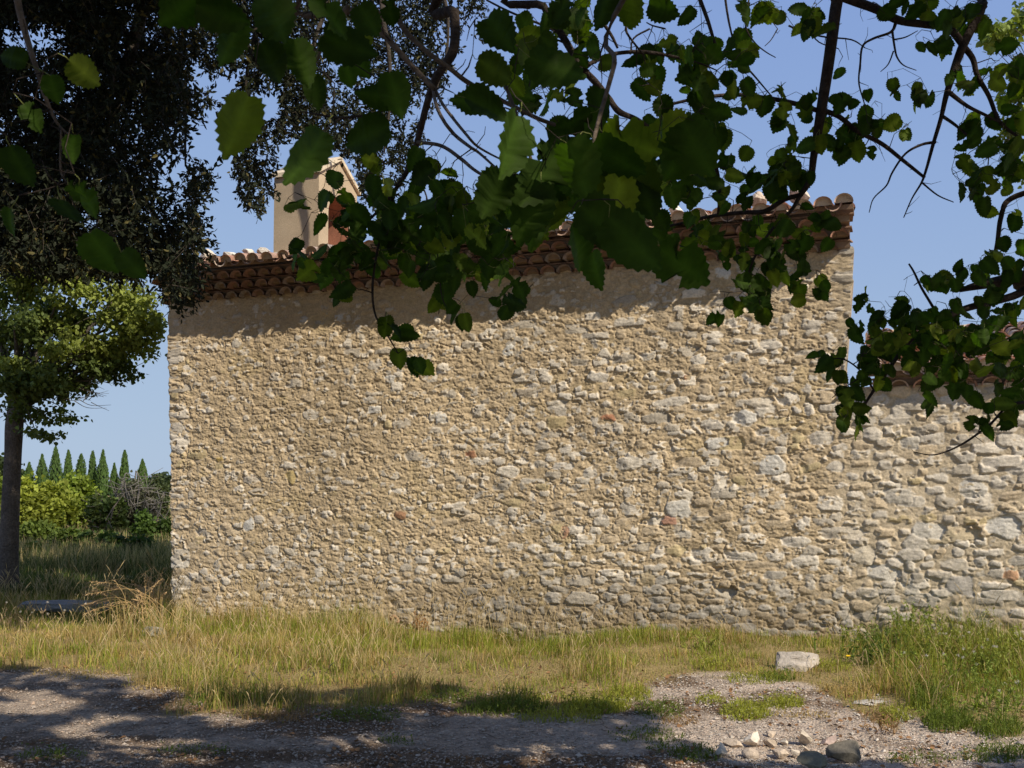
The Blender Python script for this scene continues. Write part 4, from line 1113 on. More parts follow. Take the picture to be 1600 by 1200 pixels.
for x, y, rx, ry, n, col in ((60, 430, 90, 60, 1500, YG), (150, 440, 75, 55, 1500, YG), (215, 470, 32, 40, 520, YG), (180, 520, 60, 45, 900, YG), (210, 545, 30, 22, 200, YG), (60, 500, 80, 60, 1400, DG), (130, 560, 60, 40, 700, DG),
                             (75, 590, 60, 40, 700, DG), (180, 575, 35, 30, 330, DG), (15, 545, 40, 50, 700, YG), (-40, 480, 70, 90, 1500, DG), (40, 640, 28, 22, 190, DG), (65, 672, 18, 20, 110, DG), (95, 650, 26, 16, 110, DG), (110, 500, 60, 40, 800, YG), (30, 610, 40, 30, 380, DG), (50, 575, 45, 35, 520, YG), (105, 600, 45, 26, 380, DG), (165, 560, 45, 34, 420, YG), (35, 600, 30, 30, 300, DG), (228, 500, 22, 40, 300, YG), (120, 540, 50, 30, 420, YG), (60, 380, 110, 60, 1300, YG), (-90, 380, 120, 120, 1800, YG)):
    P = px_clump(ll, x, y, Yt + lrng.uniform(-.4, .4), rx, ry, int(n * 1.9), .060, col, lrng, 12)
    twigs_to(lb_, fork + np.array([0, 0, .2]), P, 3, lrng, .012)
for k in range(26):       # bare twigs under the crown on the right
    s_ = at(lrng.uniform(90, 150), lrng.uniform(570, 630), Yt)
    e_ = s_ + np.array([lrng.uniform(.2, .55), lrng.uniform(-.2, .2), lrng.uniform(-.18, .2)])
    lb_.tube(smoothpath([s_, .5 * (s_ + e_) + lrng.normal(0, .04, 3), e_], 4), np.linspace(.006, .002, 9), 4, (.2, .17, .14), cap=False)
lb_.build('branches', M_BARK, lt, True)
ll.build('crown', M_FOL, lt)

# light-leaved tree standing behind the annex at the right edge
rt = empty('tall_tree', (10.4, 15.5, 0), 'tree with small bright lime leaves rising behind the annex at the upper right corner', 'tree')
k_ = Acc()
tp = smoothpath([(10.4, 15.5, -.1, .2), (10.3, 15.5, 3, .16), (10.2, 15.4, 6, .11), (9.9, 15.3, 9, .05)], 5)
k_.tube(tp[:, :3], tp[:, 3], 10, (.2, .17, .14)); k_.build('trunk', M_BARK, rt, True)
k_ = Acc(); l_ = Acc()
for x, y, rx, ry, n in ((1575, 40, 40, 35, 420), (1600, 110, 40, 50, 480), (1590, 180, 26, 40, 200), (1555, 55, 22, 26, 120), (1640, 30, 80, 70, 900), (1660, 160, 70, 90, 900), (1600, 260, 20, 40, 120), (1640, -80, 120, 80, 900), (1760, 40, 120, 140, 1600), (1700, 260, 70, 80, 700)):
    P = px_clump(l_, x, y, 15.2, rx, ry, n, .095, (.18, .23, .05), lrng, 7, .6)
    twigs_to(k_, (10.2, 15.4, 6.5), P, 4, lrng, .02)
k_.build('branches', M_BARK, rt, True); l_.build('crown', M_FOL, rt)

# ------------------------------------------------------------------ background on the left
brng = np.random.default_rng(55)
def cypress(x, top, wpx, Y, label):
    b = ground(x, 780); b = np.array([at(x, 760, Y)[0], Y, 0.0])
    h = at(x, top, Y)[2]; r = wpx / 2 * Y / F
    root = empty('cypress_tree', b, label, 'cypress', 'row of cypress trees')
    core = Acc()
    zz_ = np.array([.02, .12, .35, .6, .8, .93, .99]) * h
    rr_ = np.array([.55, .9, 1.0, .76, .42, .15, .02]) * r * .72
    core.tube(np.stack([b[0] + 0 * zz_, b[1] + 0 * zz_, zz_], 1), rr_, 9, (.022, .036, .016))
    n = 1300
    t = brng.random(n) ** .8
    R_ = np.interp(t, [0, .12, .35, .6, .8, .93, 1], [.62, .95, 1, .80, .48, .20, .02]) * r * .95 * (1 + .14 * np.sin(t * 9 + x))
    R_ = R_ * brng.uniform(.72, 1.08, n)
    a = brng.uniform(0, 2 * math.pi, n)
    P = np.stack([b[0] + R_ * np.cos(a), b[1] + R_ * np.sin(a), t * h], 1)
    d = np.stack([np.cos(a) * .25, np.sin(a) * .25, np.ones(n)], 1) + brng.normal(0, .15, (n, 3))
    place(core, OAK_V, OAK_F, P, d, np.stack([np.cos(a), np.sin(a), 0 * a], 1) + brng.normal(0, .4, (n, 3)), brng.uniform(.25, .5, n) * Y / 110 * (1.15 - .6 * t), np.array([.10, .165, .048]) * brng.uniform(.6, 1.4, (n, 1)))
    core.build('crown', M_FOL, root)
    tr_ = Acc(); tr_.tube(np.array([b + [0, 0, -.2], b + [0, 0, h * .4]]), [.16, .1], 6, (.15, .12, .09)); tr_.build('trunk', M_BARK, root, True)
CYP = [(45, 724, 15, 'short cypress beside the grey trunk at the left end of the far row'), (65, 711, 17, 'narrow cypress, second in the far row from the grey trunk'), (86, 699, 22, 'tallest and broadest cypress of the far row'),
       (106, 705, 17, 'pointed cypress just right of the tallest one in the far row'), (126, 711, 20, 'stout cypress, fifth in the far row from the left'), (144, 706, 15, 'slender cypress left of the parallel-sided one in the far row'),
       (160, 704, 17, 'parallel-sided cypress in the middle of the far row'), (178, 725, 10, 'smallest thin cypress of the far row'), (194, 705, 17, 'tall cypress right of the smallest one in the far row'), (222, 719, 16, 'last cypress of the far row, nearest the chapel corner')]
for x, top, wpx, lab in CYP: cypress(x, top, wpx, 105 + brng.uniform(-4, 4), lab)

def shrub(name, x, y, rx, ry, Y, n, size, col, label, cat='shrub', clumps=16, group=None, bare=0, stemcol=(.16, .13, .10)):
    c = at(x, y, Y); s = Y / F
    b = np.array([c[0], Y, 0])
    root = empty(name, b, label, cat, group)
    st = Acc(); lf_ = Acc()
    P = leafy(lf_, c, (rx * s, rx * s * .7, ry * s), n, size, col, brng, clumps=clumps, droop=.2) if n else None
    if n:
        lf_.build('foliage', M_FOL, root)
        twigs_to(st, b + np.array([0, 0, .05]), P, 26, brng, .035, stemcol)
    for k in range(bare):
        e_ = c + rdir(1, brng)[0] * np.array([rx * s, rx * s * .7, ry * s]) * brng.uniform(.6, 1.05)
        m_ = .45 * e_ + .55 * b + np.array([0, 0, abs(e_[2]) * .35]) + brng.normal(0, .2, 3)
        P_ = smoothpath([b, m_, e_], 5); st.tube(P_, np.linspace(.028, .006, len(P_)), 4, stemcol, cap=False)
        for j in range(3):
            q_ = P_[brng.integers(4, len(P_))]; st.tube(np.array([q_, q_ + brng.normal(0, .35, 3) + np.array([0, 0, -.12])]), [.012, .005], 4, stemcol, cap=False)
    st.build('stems', M_BARK, root)
    return root
def low(x, y, rx, ry, Y, n, col, label):
    shrub('low_bush', x, y, rx, ry, Y, n, .075, col, label, 'bush', clumps=20)
G1 = (.19, .245, .036); G2 = (.11, .145, .04); G3 = (.075, .095, .04); G4 = (.26, .29, .045)
shrub('leafy_shrub', 62, 805, 52, 58, 25, 9880, 0.106, G4, 'bright lime-green shrub beside the grey trunk')
shrub('leafy_shrub', 128, 800, 46, 54, 27, 8740, 0.106, G1, 'broad green shrub under the middle cypresses')
shrub('leafy_shrub', 165, 812, 32, 46, 25, 4940, 0.099, G2, 'olive-green shrub left of the dead grey bush', bare=24)
shrub('dead_bush', 215, 795, 42, 52, 26, 5200, .07, (.12, .125, .075), 'grey-green half dead bush full of bare drooping twigs', 'bush', bare=120, stemcol=(.20, .18, .155))
shrub('leafy_shrub', 236, 838, 36, 36, 22, 4940, 0.079, (.07, .115, .022), 'fresh green low shrub close to the chapel corner below the dead bush')
shrub('leafy_shrub', 180, 848, 26, 22, 22.5, 1900, 0.079, (.09, .13, .026), 'small low shrub in the dry grass under the dead bush')
shrub('leafy_shrub', 62, 842, 40, 30, 22, 3230, 0.086, (.12, .16, .03), 'low yellow-green shrub in front of the lime-green one')
shrub('leafy_shrub', 250, 785, 26, 40, 38, 4180, 0.112, G3, 'dark green shrub half hidden by the chapel corner')
shrub('dark_tree', 250, 756, 36, 16, 125, 3000, .4, (.035, .052, .022), 'low dark tree behind the last cypress', 'tree')
shrub('dark_tree', 28, 750, 26, 16, 125, 2200, .4, (.04, .062, .022), 'round dark tree left of the cypress row', 'tree')
shrub('dark_tree', -30, 745, 60, 34, 80, 2600, .4, (.045, .065, .022), 'dark tree cut off by the left edge of the picture', 'tree')
shrub('leafy_shrub', -10, 800, 50, 55, 31, 4940, 0.106, G1, 'green shrub seen left of the grey trunk')
low(105, 848, 34, 26, 21, 3600, (.11, .15, .03), 'rounded low green bush at the edge of the chapel shadow, nearest the trunk')
low(150, 856, 34, 24, 20.5, 3400, (.09, .13, .03), 'low green bush at the edge of the chapel shadow between the trunk and the chapel')
low(205, 862, 40, 28, 19.5, 3400, (.06, .095, .024), 'low dark green bush at the edge of the chapel shadow beside the chapel corner')
low(48, 872, 24, 22, 19.0, 2000, (.12, .14, .04), 'small pale bush in the meadow right beside the grey trunk')
# a far wooded edge that closes the horizon
fw_ = Acc()
for k in range(150):
    x = brng.uniform(-160, 90); Y = brng.uniform(150, 190)
    leafy(fw_, (x, Y, .9), (6, 3, brng.uniform(1.2, 2.2)), 190, .9, (.045, .06, .025), brng, clumps=6)
tag(fw_.build('distant_wood', M_FOL), kind='stuff')

# stone slab lying in the shade by the trunk
def rock(name, centre, size, seed, label, cat='stone', group=None, colr=(.52, .47, .40), cuts=14, rz=0.0, tilt=0.0, keepbox=0.0, n1=.05, parent=None, cutd=0.0):
    g = np.random.default_rng(seed)
    import bmesh
    bm = bmesh.new(); bmesh.ops.create_icosphere(bm, subdivisions=4, radius=1.0)
    V = np.array([v.co[:] for v in bm.verts]); Fc = np.array([[v.index for v in f.verts] for f in bm.faces]); bm.free()
    if keepbox:
        V = np.sign(V) * np.abs(V) ** (1 - keepbox); 
        V /= np.abs(V).max()
    for k in range(cuts):
        nn = rdir(1, g)[0]; dd_ = g.uniform(.55, .88)
        e_ = V @ nn - dd_ + cutd; V = V - np.maximum(e_, 0)[:, None] * nn
    V = V * (1 + n1 * vnoise(V[:, 0] * 4 + seed, V[:, 1] * 4 + V[:, 2] * 3, 401 + seed)[:, None] + n1 * .5 * vnoise(V[:, 0] * 11 + seed, V[:, 1] * 11 + V[:, 2] * 9, 402 + seed)[:, None])
    V = V * np.asarray(size) / 2
    V[:, [0, 2]] = np.stack([V[:, 0] * math.cos(tilt) - V[:, 2] * math.sin(tilt), V[:, 0] * math.sin(tilt) + V[:, 2] * math.cos(tilt)], 1)
    V[:, :2] = np.stack([V[:, 0] * math.cos(rz) - V[:, 1] * math.sin(rz), V[:, 0] * math.sin(rz) + V[:, 1] * math.cos(rz)], 1)
    V = V - np.array([0, 0, V[:, 2].min()]) + np.asarray(centre)
    tone = (1 + .12 * fbm(V[:, 0] * 14 + seed, V[:, 1] * 14 + V[:, 2] * 12, 405, 3))[:, None]
    o = mk(name, V, [Fc], M_STONE, None, np.array(colr) * tone, False)
    return tag(o, label, cat, group)
c = ground(100, 955)
rock('stone_slab', c + [0, .1, -.02], (1.15, .5, .18), 3, 'flat grey stone slab lying in the shade left of the chapel corner', colr=(.22, .21, .19), keepbox=.5, cuts=8)

# ------------------------------------------------------------------ grass
grng = np.random.default_rng(123)
def blades(acc, P, h, w, col, lean=.35, g=grng, droop=.25):
    """P (n,3) roots; tapered bent blades of 7 verts"""
    n = len(P)
    a = g.uniform(0, 2 * math.pi, n)
    dx = np.stack([np.cos(a), np.sin(a), 0 * a], 1)
    l = np.abs(g.normal(0, lean, n))
    t2 = g.uniform(0, 2 * math.pi, n)
    sd = np.stack([np.cos(t2), np.sin(t2), 0 * t2], 1)
    up = np.array([0, 0, 1.0])
    def pt(t):
        return P + (h * t)[:, None] * up * (1 - droop * l * t)[:, None] + (h * l * t ** 1.8)[:, None] * dx
    ts = [np.zeros(n), np.full(n, .4), np.full(n, .75), np.full(n, 1.0)]
    ws = [1, .9, .6, 0]
    rows = []
    for t, wk in zip(ts[:3], ws[:3]):
        c = pt(t); rows += [c - sd * (w * wk * .5)[:, None], c + sd * (w * wk * .5)[:, None]]
    rows.append(pt(ts[3]))
    V = np.stack(rows, 1).reshape(-1, 3)
    o = (np.arange(n) * 7)[:, None]
    acc.add(V, [np.concatenate([o + np.array([0, 1, 3, 2]), o + np.array([2, 3, 5, 4])]), o + np.array([4, 5, 6])], np.repeat(col, 7, 0))

GREEN = np.array([.135, .18, .026]); LIME = np.array([.31, .325, .045]); STRAW = np.array([.47, .345, .135]); BROWN = np.array([.33, .21, .10])
def inside_wall(X, Y, m=.02):
    return (X - A[0]) * Nd[0] + (Y - A[1]) * Nd[1] > m
ga_ = Acc()
N = 330000
X = grng.uniform(-9.5, 8.5, N); Y = 5.6 + 8.6 * grng.random(N) ** .9
am = grass_amount(X, Y)
pxx, pyy = proj(np.stack([X, Y, 0 * X], 1))
wallside = np.where(X > A[0] - .02, inside_wall(X, Y), True)
tuft = fbm(X * 3.2, Y * 3.2, 501, 3)
patch = fbm(X * .9, Y * 1.2, 505, 3)
dens = am * np.clip(.72 + 1.3 * tuft, .22, 1)
# thin, worn stretch before the white block and at the foot of the wall right of centre
thin = np.exp(-(((pxx - 1240) / 150) ** 2 + ((pyy - 1050) / 42) ** 2))
dens *= 1 - .5 * thin
dens = np.where(am < .25, dens * .5, dens)
keep = wallside & (grng.random(N) < dens) & (Y < 14.2) & (pxx > -260) & (pxx < 1830)
X, Y, tuft, patch, pxx, pyy, am = [q_[keep] for q_ in (X, Y, tuft, patch, pxx, pyy, am)]
n = len(X)
dw = (X - A[0]) * Nd[0] + (Y - A[1]) * Nd[1]                # distance in front of the wall
rightpatch = sstep(1330, 1420, pxx) * sstep(1150, 1030, pyy)
hh = (.085 + .10 * sstep(1.9, .5, dw) * sstep(1250, 500, pxx) + .20 * rightpatch + .07 * tuft + .05 * sstep(900, 300, pxx)) * grng.uniform(.4, 1.4, n) * (.45 + .55 * am) * np.clip(.85 + .9 * fbm(X * 2.2, Y * 3.0, 513, 3), .35, 1.6)
hh = np.maximum(hh * np.where(pxx < 240, .8, 1), .03)
straw = np.clip(.31 + .70 * patch + .45 * fbm(X * 4.5, Y * 5.5, 509, 2) - .34 * sstep(520, 820, pxx) * sstep(1400, 1250, pxx) - .55 * rightpatch + .25 * sstep(.3, .05, dw) + .15 * thin[keep], .06, .9)
isst = grng.random(n) < straw
colr = np.where(isst[:, None], STRAW * grng.uniform(.7, 1.15, (n, 1)), GREEN + (LIME - GREEN) * grng.random((n, 1)))
colr = np.where((grng.random(n) < .10)[:, None], BROWN * grng.uniform(.8, 1.2, (n, 1)), colr)
colr = colr * grng.uniform(.75, 1.25, (n, 1)) * (1 + .3 * fbm(X * 3.1, Y * 4.1, 517, 2))[:, None]
blades(ga_, np.stack([X, Y, gz(X, Y) - .01], 1), hh, grng.uniform(.0026, .0062, n) * (1 + .2 * isst) * (1 + .5 * (fbm(X * 2.6, Y * 3.6, 525, 2) > .25)), colr, .45)
# bent straw stalks with seed heads mixed through the strip
sel = grng.choice(n, 5200, replace=False)
sel = sel[(hh[sel] > .10) & ((rightpatch[sel] < .3) | (grng.random(len(sel)) < .25))]
for i in sel[:3000]:
    p = np.array([X[i], Y[i], 0.0]); L_ = hh[i] * grng.uniform(1.2, 1.9)
    a = grng.uniform(0, 6.28); d_ = np.array([math.cos(a), math.sin(a), 0])
    q_ = [p, p + d_ * L_ * .12 + np.array([0, 0, L_ * .6]), p + d_ * L_ * .38 + np.array([0, 0, L_])]
    c_ = np.array([.56, .44, .24]) * grng.uniform(.75, 1.2)
    ga_.tube(np.array(q_), [.0016, .0014, .001], 3, c_, cap=False)
    ga_.tube(np.array([q_[2] - (q_[2] - q_[1]) * .2, q_[2] + (q_[2] - q_[1]) * .1, q_[2] + (q_[2] - q_[1]) * .32 + d_ * .01]), [.001, .0042, .001], 4, c_ * .95, cap=False)
tag(ga_.build('grass', M_GRASS), kind='stuff')

# low weeds on the gravel: small leaved mats, each patch one with the grass cover
wa = Acc()
for px, py, rx, ry, nn, hgt, cl_ in ((1165, 1112, 42, 14, 700, .09, LIME), (1225, 1098, 34, 9, 460, .08, LIME), (1110, 1095, 24, 8, 200, .06, LIME), (1030, 1110, 40, 14, 420, .07, GREEN), (1090, 1180, 40, 12, 260, .05, GREEN),
                                     (1455, 1098, 34, 12, 600, .16, GREEN), (1480, 1130, 40, 16, 650, .15, GREEN), (1560, 1140, 40, 16, 500, .14, GREEN), (1010, 1150, 60, 14, 330, .05, GREEN), (1060, 1172, 50, 10, 200, .05, GREEN),
                                     (800, 1105, 60, 12, 700, .10, GREEN), (930, 1105, 55, 12, 900, .11, LIME), (700, 1090, 60, 10, 400, .08, GREEN), (340, 1095, 50, 12, 420, .08, GREEN), (1380, 1120, 22, 10, 200, .06, BROWN),
                                     (1060, 1125, 34, 8, 160, .05, BROWN), (620, 1160, 30, 6, 90, .05, GREEN), (80, 1185, 60, 8, 160, .06, GREEN), (300, 1180, 60, 8, 140, .05, GREEN), (1560, 1180, 60, 12, 420, .08, GREEN), (1440, 1185, 60, 8, 160, .06, GREEN), (1260, 1115, 50, 6, 120, .05, STRAW), (870, 1122, 70, 10, 500, .08, LIME), (760, 1112, 50, 9, 320, .09, GREEN), (560, 1122, 70, 9, 380, .07, GREEN), (430, 1124, 60, 9, 300, .07, BROWN), (980, 1085, 40, 14, 420, .10, LIME), (250, 1072, 60, 10, 320, .07, STRAW), (120, 1056, 70, 8, 260, .06, STRAW), (1400, 1118, 30, 12, 260, .10, LIME), (1330, 1080, 60, 10, 320, .07, STRAW), (1180, 1062, 50, 9, 320, .09, LIME), (1300, 1045, 40, 8, 260, .10, LIME), (1215, 1060, 30, 8, 260, .09, GREEN), (1120, 1040, 40, 10, 340, .11, LIME)):
    r = np.sqrt(grng.random(nn)); t = grng.uniform(0, 6.283, nn)
    C_ = np.array([ground(px + rx * a_ * math.cos(b_), py + ry * a_ * math.sin(b_)) for a_, b_ in zip(r, t)])
    C_[:, 2] = gz(C_[:, 0], C_[:, 1]) - .005
    blades(wa, C_, hgt * grng.uniform(.4, 1.3, nn) * (1.1 - .6 * r), grng.uniform(.003, .008, nn), cl_ * grng.uniform(.65, 1.2, (nn, 1)), .8)
    k_ = nn // 2
    place(wa, OAK_V, OAK_F, C_[:k_] + np.stack([0 * r[:k_], 0 * r[:k_], hgt * grng.uniform(.1, 1.0, k_)], 1), grng.normal(0, 1, (k_, 3)) + np.array([0, 0, .3]), grng.normal(0, .7, (k_, 3)) + np.array([0, 0, 1.]), grng.uniform(.012, .026, k_), cl_ * grng.uniform(.6, 1.15, (k_, 1)))
tag(wa.build('ground_cover', M_GRASS), kind='stuff')

# dry meadow behind, left of the chapel
ma = Acc()
N = 60000
Y = 13.4 + 22 * grng.random(N) ** 1.6
xx = grng.uniform(-60, 290, N)
X = (xx - 800) / F * Y
k_ = ((X < W(0, 0, 0)[0] - .1 + (Y - A[1]) * .35)) & (fbm(X * 1.2, Y * 1.2, 521, 3) > -.25)
X, Y = X[k_], Y[k_]; n = len(X)
shade_zone = sstep(18, 15, Y)  # shade zone: blades coloured darker and greener there to deepen the shadow
c_ = np.where((grng.random(n) < .62 - .5 * shade_zone)[:, None], np.array([.47, .37, .18]) * grng.uniform(.7, 1.15, (n, 1)), np.array([.085, .115, .028]) * grng.uniform(.6, 1.4, (n, 1)))
blades(ma, np.stack([X, Y, gz(X, Y) - .01], 1), grng.uniform(.2, .62, n) * (1 - .5 * shade_zone), grng.uniform(.006, .014, n) * (Y / 15), c_, .35)
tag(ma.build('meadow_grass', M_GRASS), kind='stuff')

# clump of tall dry oat grass at the chapel corner
cl0 = ground(215, 975)
clump = empty('dry_grass_clump', cl0, 'tall golden dry grass with drooping seed heads at the left corner of the chapel', 'grass clump')
st_ = Acc(); hd_ = Acc()
for k in range(135):
    b_ = ground(grng.normal(232, 24), grng.normal(968, 9)); b_[2] = .0
    tx, ty = (grng.uniform(130, 262), grng.uniform(905, 962))
    if tx > 225: ty = grng.uniform(886, 940)
    top = at(tx, ty, b_[1] + grng.uniform(-.25, .25))
    v_ = top - b_
    m_ = b_ + v_ * .5 + np.array([0, 0, .16 * np.linalg.norm(v_[:2]) + .05])
    P_ = smoothpath([b_, m_, top], 5)
    c_ = np.array([.50, .34, .15]) * grng.uniform(.75, 1.15)
    st_.tube(P_, np.linspace(.0028, .0014, len(P_)), 3, c_, cap=False)
    dv = P_[-1] - P_[-3]; dv /= np.linalg.norm(dv)
    for j in range(10):
        s_ = P_[-1] - dv * .02 * j * .9
        o_ = dv * .016 + grng.normal(0, .009, 3) + np.array([0, 0, -.010])
        hd_.tube(np.array([s_, s_ + o_ * .6, s_ + o_ * 1.2]), [.001, .0046, .0008], 4, np.array([.56, .38, .20]) * grng.uniform(.75, 1.2), cap=False)
k_ = 420
bp = np.array([ground(grng.normal(225, 34), grng.normal(972, 9)) for _ in range(k_)])
blades(st_, bp, grng.uniform(.15, .42, k_), grng.uniform(.004, .007, k_), np.where((grng.random(k_) < .6)[:, None], STRAW * grng.uniform(.7, 1.1, (k_, 1)), GREEN * grng.uniform(.8, 1.3, (k_, 1))), .5)
st_.build('stems', M_STEM, clump); hd_.build('seed_heads', M_STEM, clump)

# tall leafy weeds at the foot of the annex
def weed(px, py, hgt, nst, colw, label, spread=.12, heads=0, name='tall_weed', dry=False):
    b = ground(px, py)
    root = empty(name, b, label, 'weed', None)
    st_ = Acc(); lf_ = Acc(); hd_ = Acc()
    for k in range(int(nst * (1 if dry else 1.7))):
        r_ = b + np.array([grng.normal(0, spread), grng.normal(0, spread * .6), 0])
        h_ = hgt * grng.uniform(.6, 1.1)
        tp_ = r_ + np.array([grng.normal(0, .13) * h_ * 2, grng.normal(0, .1) * h_, h_])
        P_ = smoothpath([r_, .5 * (r_ + tp_) + grng.normal(0, .02, 3), tp_], 5)
        st_.tube(P_, np.linspace(.0035, .0014, len(P_)), 4, np.array(colw) * .9, cap=False)
        nl = int(26 * h_ / .4) if not dry else 5
        t_ = grng.uniform(.08, 1, nl)
        pos = np.stack([np.interp(t_, np.linspace(0, 1, len(P_)), P_[:, i]) for i in range(3)], 1)
        place(lf_, OAK_V, OAK_F, pos, grng.normal(0, .7, (nl, 3)) + np.array([0, 0, .55]), grng.normal(0, .7, (nl, 3)) + np.array([0, 0, .8]), grng.uniform(.024, .058, nl) * (1.15 - .5 * t_), np.array(colw) * grng.uniform(.7, 1.3, (nl, 1)), .8)
        if heads and k % heads == 0:
            m = 26
            hd_ = Acc()
            place(hd_, OAK_V, OAK_F, np.repeat(P_[-1:], m, 0), rdir(m, grng) + np.array([0, 0, .2]), rdir(m, grng), np.full(m, .015), np.tile(np.array([[.62, .58, .50]]), (m, 1)), .5)
            hd_.build('seed_head', M_STEM, root)
    st_.build('stems', M_STEM, root); lf_.build('leaves', M_GRASS, root)
WG = (.22, .28, .05); WL = (.29, .32, .065); WD = (.13, .185, .035)
weed(1370, 1040, .34, 26, WD, 'dark green weed bush right of the white stone block, shading the ground', .15)
weed(1420, 1010, .42, 26, WG, 'leafy green weed against the annex wall above the dark weed bush', .16, 6)
weed(1455, 985, .50, 16, WG, 'upright green weed reaching highest against the annex wall', .12)
weed(1470, 1040, .40, 26, WL, 'bright weed with pale fluffy heads in front of the annex', .18, 4)
weed(1530, 1010, .42, 24, WL, 'yellow-green weed spreading below the red-brown stone of the annex', .2, 7)
weed(1545, 950, .36, 10, WD, 'dark green sprig growing out of the annex wall foot', .06)
weed(1575, 1060, .42, 26, WL, 'bright green weed cut by the right edge of the picture', .2, 5)
weed(1500, 1080, .30, 20, WG, 'low green weed with white heads in front of the annex weeds', .17, 4)
weed(1595, 1000, .40, 18, WG, 'tall green weed at the right edge against the annex', .18)
weed(1550, 1110, .24, 18, WG, 'short weed at the edge of the gravel on the right', .18, 6)
weed(1330, 1005, .20, 12, WL, 'small yellow-green weed at the joint of chapel and annex', .10)
weed(1100, 1015, .18, 12, WL, 'small bright weed at the foot of the wall beside the dark hollow', .10)
weed(660, 985, .17, 9, (.36, .19, .07), 'rust-brown dried weed at the foot of the chapel wall', .06, name='dry_weed')
weed(1380, 1150 - 8, .10, 12, (.36, .23, .12), 'small rusty dry tuft on the gravel right of the stones', .05, name='dry_weed', dry=True)
weed(30, 985, .30, 10, (.28, .20, .13), 'brown seeded weed in the dry grass at the left edge', .12, 3, name='dry_weed', dry=True)
weed(95, 985, .26, 9, (.30, .23, .13), 'thin dry weed in front of the stone slab', .14, 3, name='dry_weed', dry=True)
# single yellow flower
fb = ground(1325, 1042)
fl = empty('yellow_flower', fb, 'single small yellow flower in the grass right of the white stone block', 'flower')
f_ = Acc(); f_.tube(np.array([fb, fb + [0, 0, .05], fb + [.004, 0, .09]]), [.002, .002, .0015], 5, (.12, .16, .03)); f_.build('stem', M_STEM, fl)
f_ = Acc(); m = 18; a = np.arange(m) * 2 * math.pi / m
place(f_, OAK_V, OAK_F, np.repeat([fb + [.004, 0, .09]], m, 0), np.stack([np.cos(a), np.sin(a) - .5, .4 + 0 * a], 1), np.tile([[0., -.6, 1.]], (m, 1)), np.full(m, .024), np.tile([[.85, .55, .02]], (m, 1)), .8)
f_.build('petals', M_STEM, fl)

# ------------------------------------------------------------------ gravel
pr = np.random.default_rng(321)
N = 90000
Yp = 5.2 + 4.2 * pr.random(N) ** 1.2; Xp = (pr.uniform(-80, 1680, N) - 800) / F * Yp
kp = (pr.random(N) > grass_amount(Xp, Yp) * 1.1) & (fbm(Xp * 1.3, Yp * 2, 541, 2) > -.55 + .3 * pr.random(N))
Xp, Yp = Xp[kp][:34000], Yp[kp][:34000]; n = len(Xp)
octa = np.array([[1, 0, 0], [0, 1, 0], [-1, 0, 0], [0, -1, 0], [.1, .1, .8], [0, 0, -.8], [.6, .6, .35], [-.65, .5, .3]], float)
of = np.array([[0, 6, 4], [6, 1, 4], [1, 7, 4], [7, 2, 4], [2, 3, 4], [3, 0, 4], [0, 3, 5], [3, 2, 5], [2, 7, 5], [7, 1, 5], [1, 6, 5], [6, 0, 5]])
sz = .003 + .009 * pr.random(n) ** 3.0 + .012 * (pr.random(n) < .010)
an = pr.uniform(0, 6.283, n); ca, sa = np.cos(an), np.sin(an)
v_ = octa[None] * (sz[:, None, None] * pr.uniform(.6, 1.3, (n, 1, 3))) * (1 + pr.normal(0, .12, (n, 8, 3)))
vx = v_[..., 0] * ca[:, None] - v_[..., 1] * sa[:, None]; vy = v_[..., 0] * sa[:, None] + v_[..., 1] * ca[:, None]
V = np.stack([vx + Xp[:, None], vy + Yp[:, None], v_[..., 2] * .8 + (gz(Xp, Yp) + sz * .35)[:, None]], -1).reshape(-1, 3)
pc = np.array([.50, .44, .37]) * pr.uniform(.65, 1.15, (n, 1)) * np.where(pr.random((n, 1)) < .25, np.array([1.03, .92, .85]), 1) * (1 - np.array([.25, .30, .34]) * sstep(1.8, -.2, Xp)[:, None])  # left pebbles darkened too, carrying the canopy shade in their colour
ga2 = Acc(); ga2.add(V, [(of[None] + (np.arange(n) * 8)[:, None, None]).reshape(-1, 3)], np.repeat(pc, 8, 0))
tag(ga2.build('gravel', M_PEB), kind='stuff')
# fallen leaves and twigs on the shaded gravel
la = Acc(); n = 3000
Yl = pr.uniform(5.2, 8.6, n); Xl = (pr.uniform(-60, 1660, n) - 800) / F * Yl
kl = (fbm(Xl * .9, Yl * 2.0, 75, 3) + .25 * fbm(Xl * 6, Yl * 6, 78, 2)) > -.02
Xl, Yl = Xl[kl], Yl[kl]; n = len(Xl)
place(la, BLEAF_V, OAK_F, np.stack([Xl, Yl, gz(Xl, Yl) + .012], 1), pr.normal(0, 1, (n, 3)) * np.array([1, 1, .25]), pr.normal(0, .3, (n, 3)) + np.array([0, 0, 1.]), pr.uniform(.012, .04, n), np.array([.24, .13, .06]) * pr.uniform(.45, 1.5, (n, 1)))
for k in range(140):
    p = ground(pr.uniform(0, 1600), pr.uniform(1085, 1215)); p[2] = gz(p[0], p[1]) + .008
    a = pr.uniform(0, 3.14); L_ = pr.uniform(.03, .16)
    la.tube(np.array([p, p + [L_ * .5 * math.cos(a), L_ * .5 * math.sin(a), .012], p + [L_ * math.cos(a + .3), L_ * math.sin(a + .3), .002]]), [.0025, .002, .0012], 4, np.array([.20, .15, .11]) * pr.uniform(.5, 1.6), cap=False)
tag(la.build('leaf_litter', M_STEM), kind='stuff')

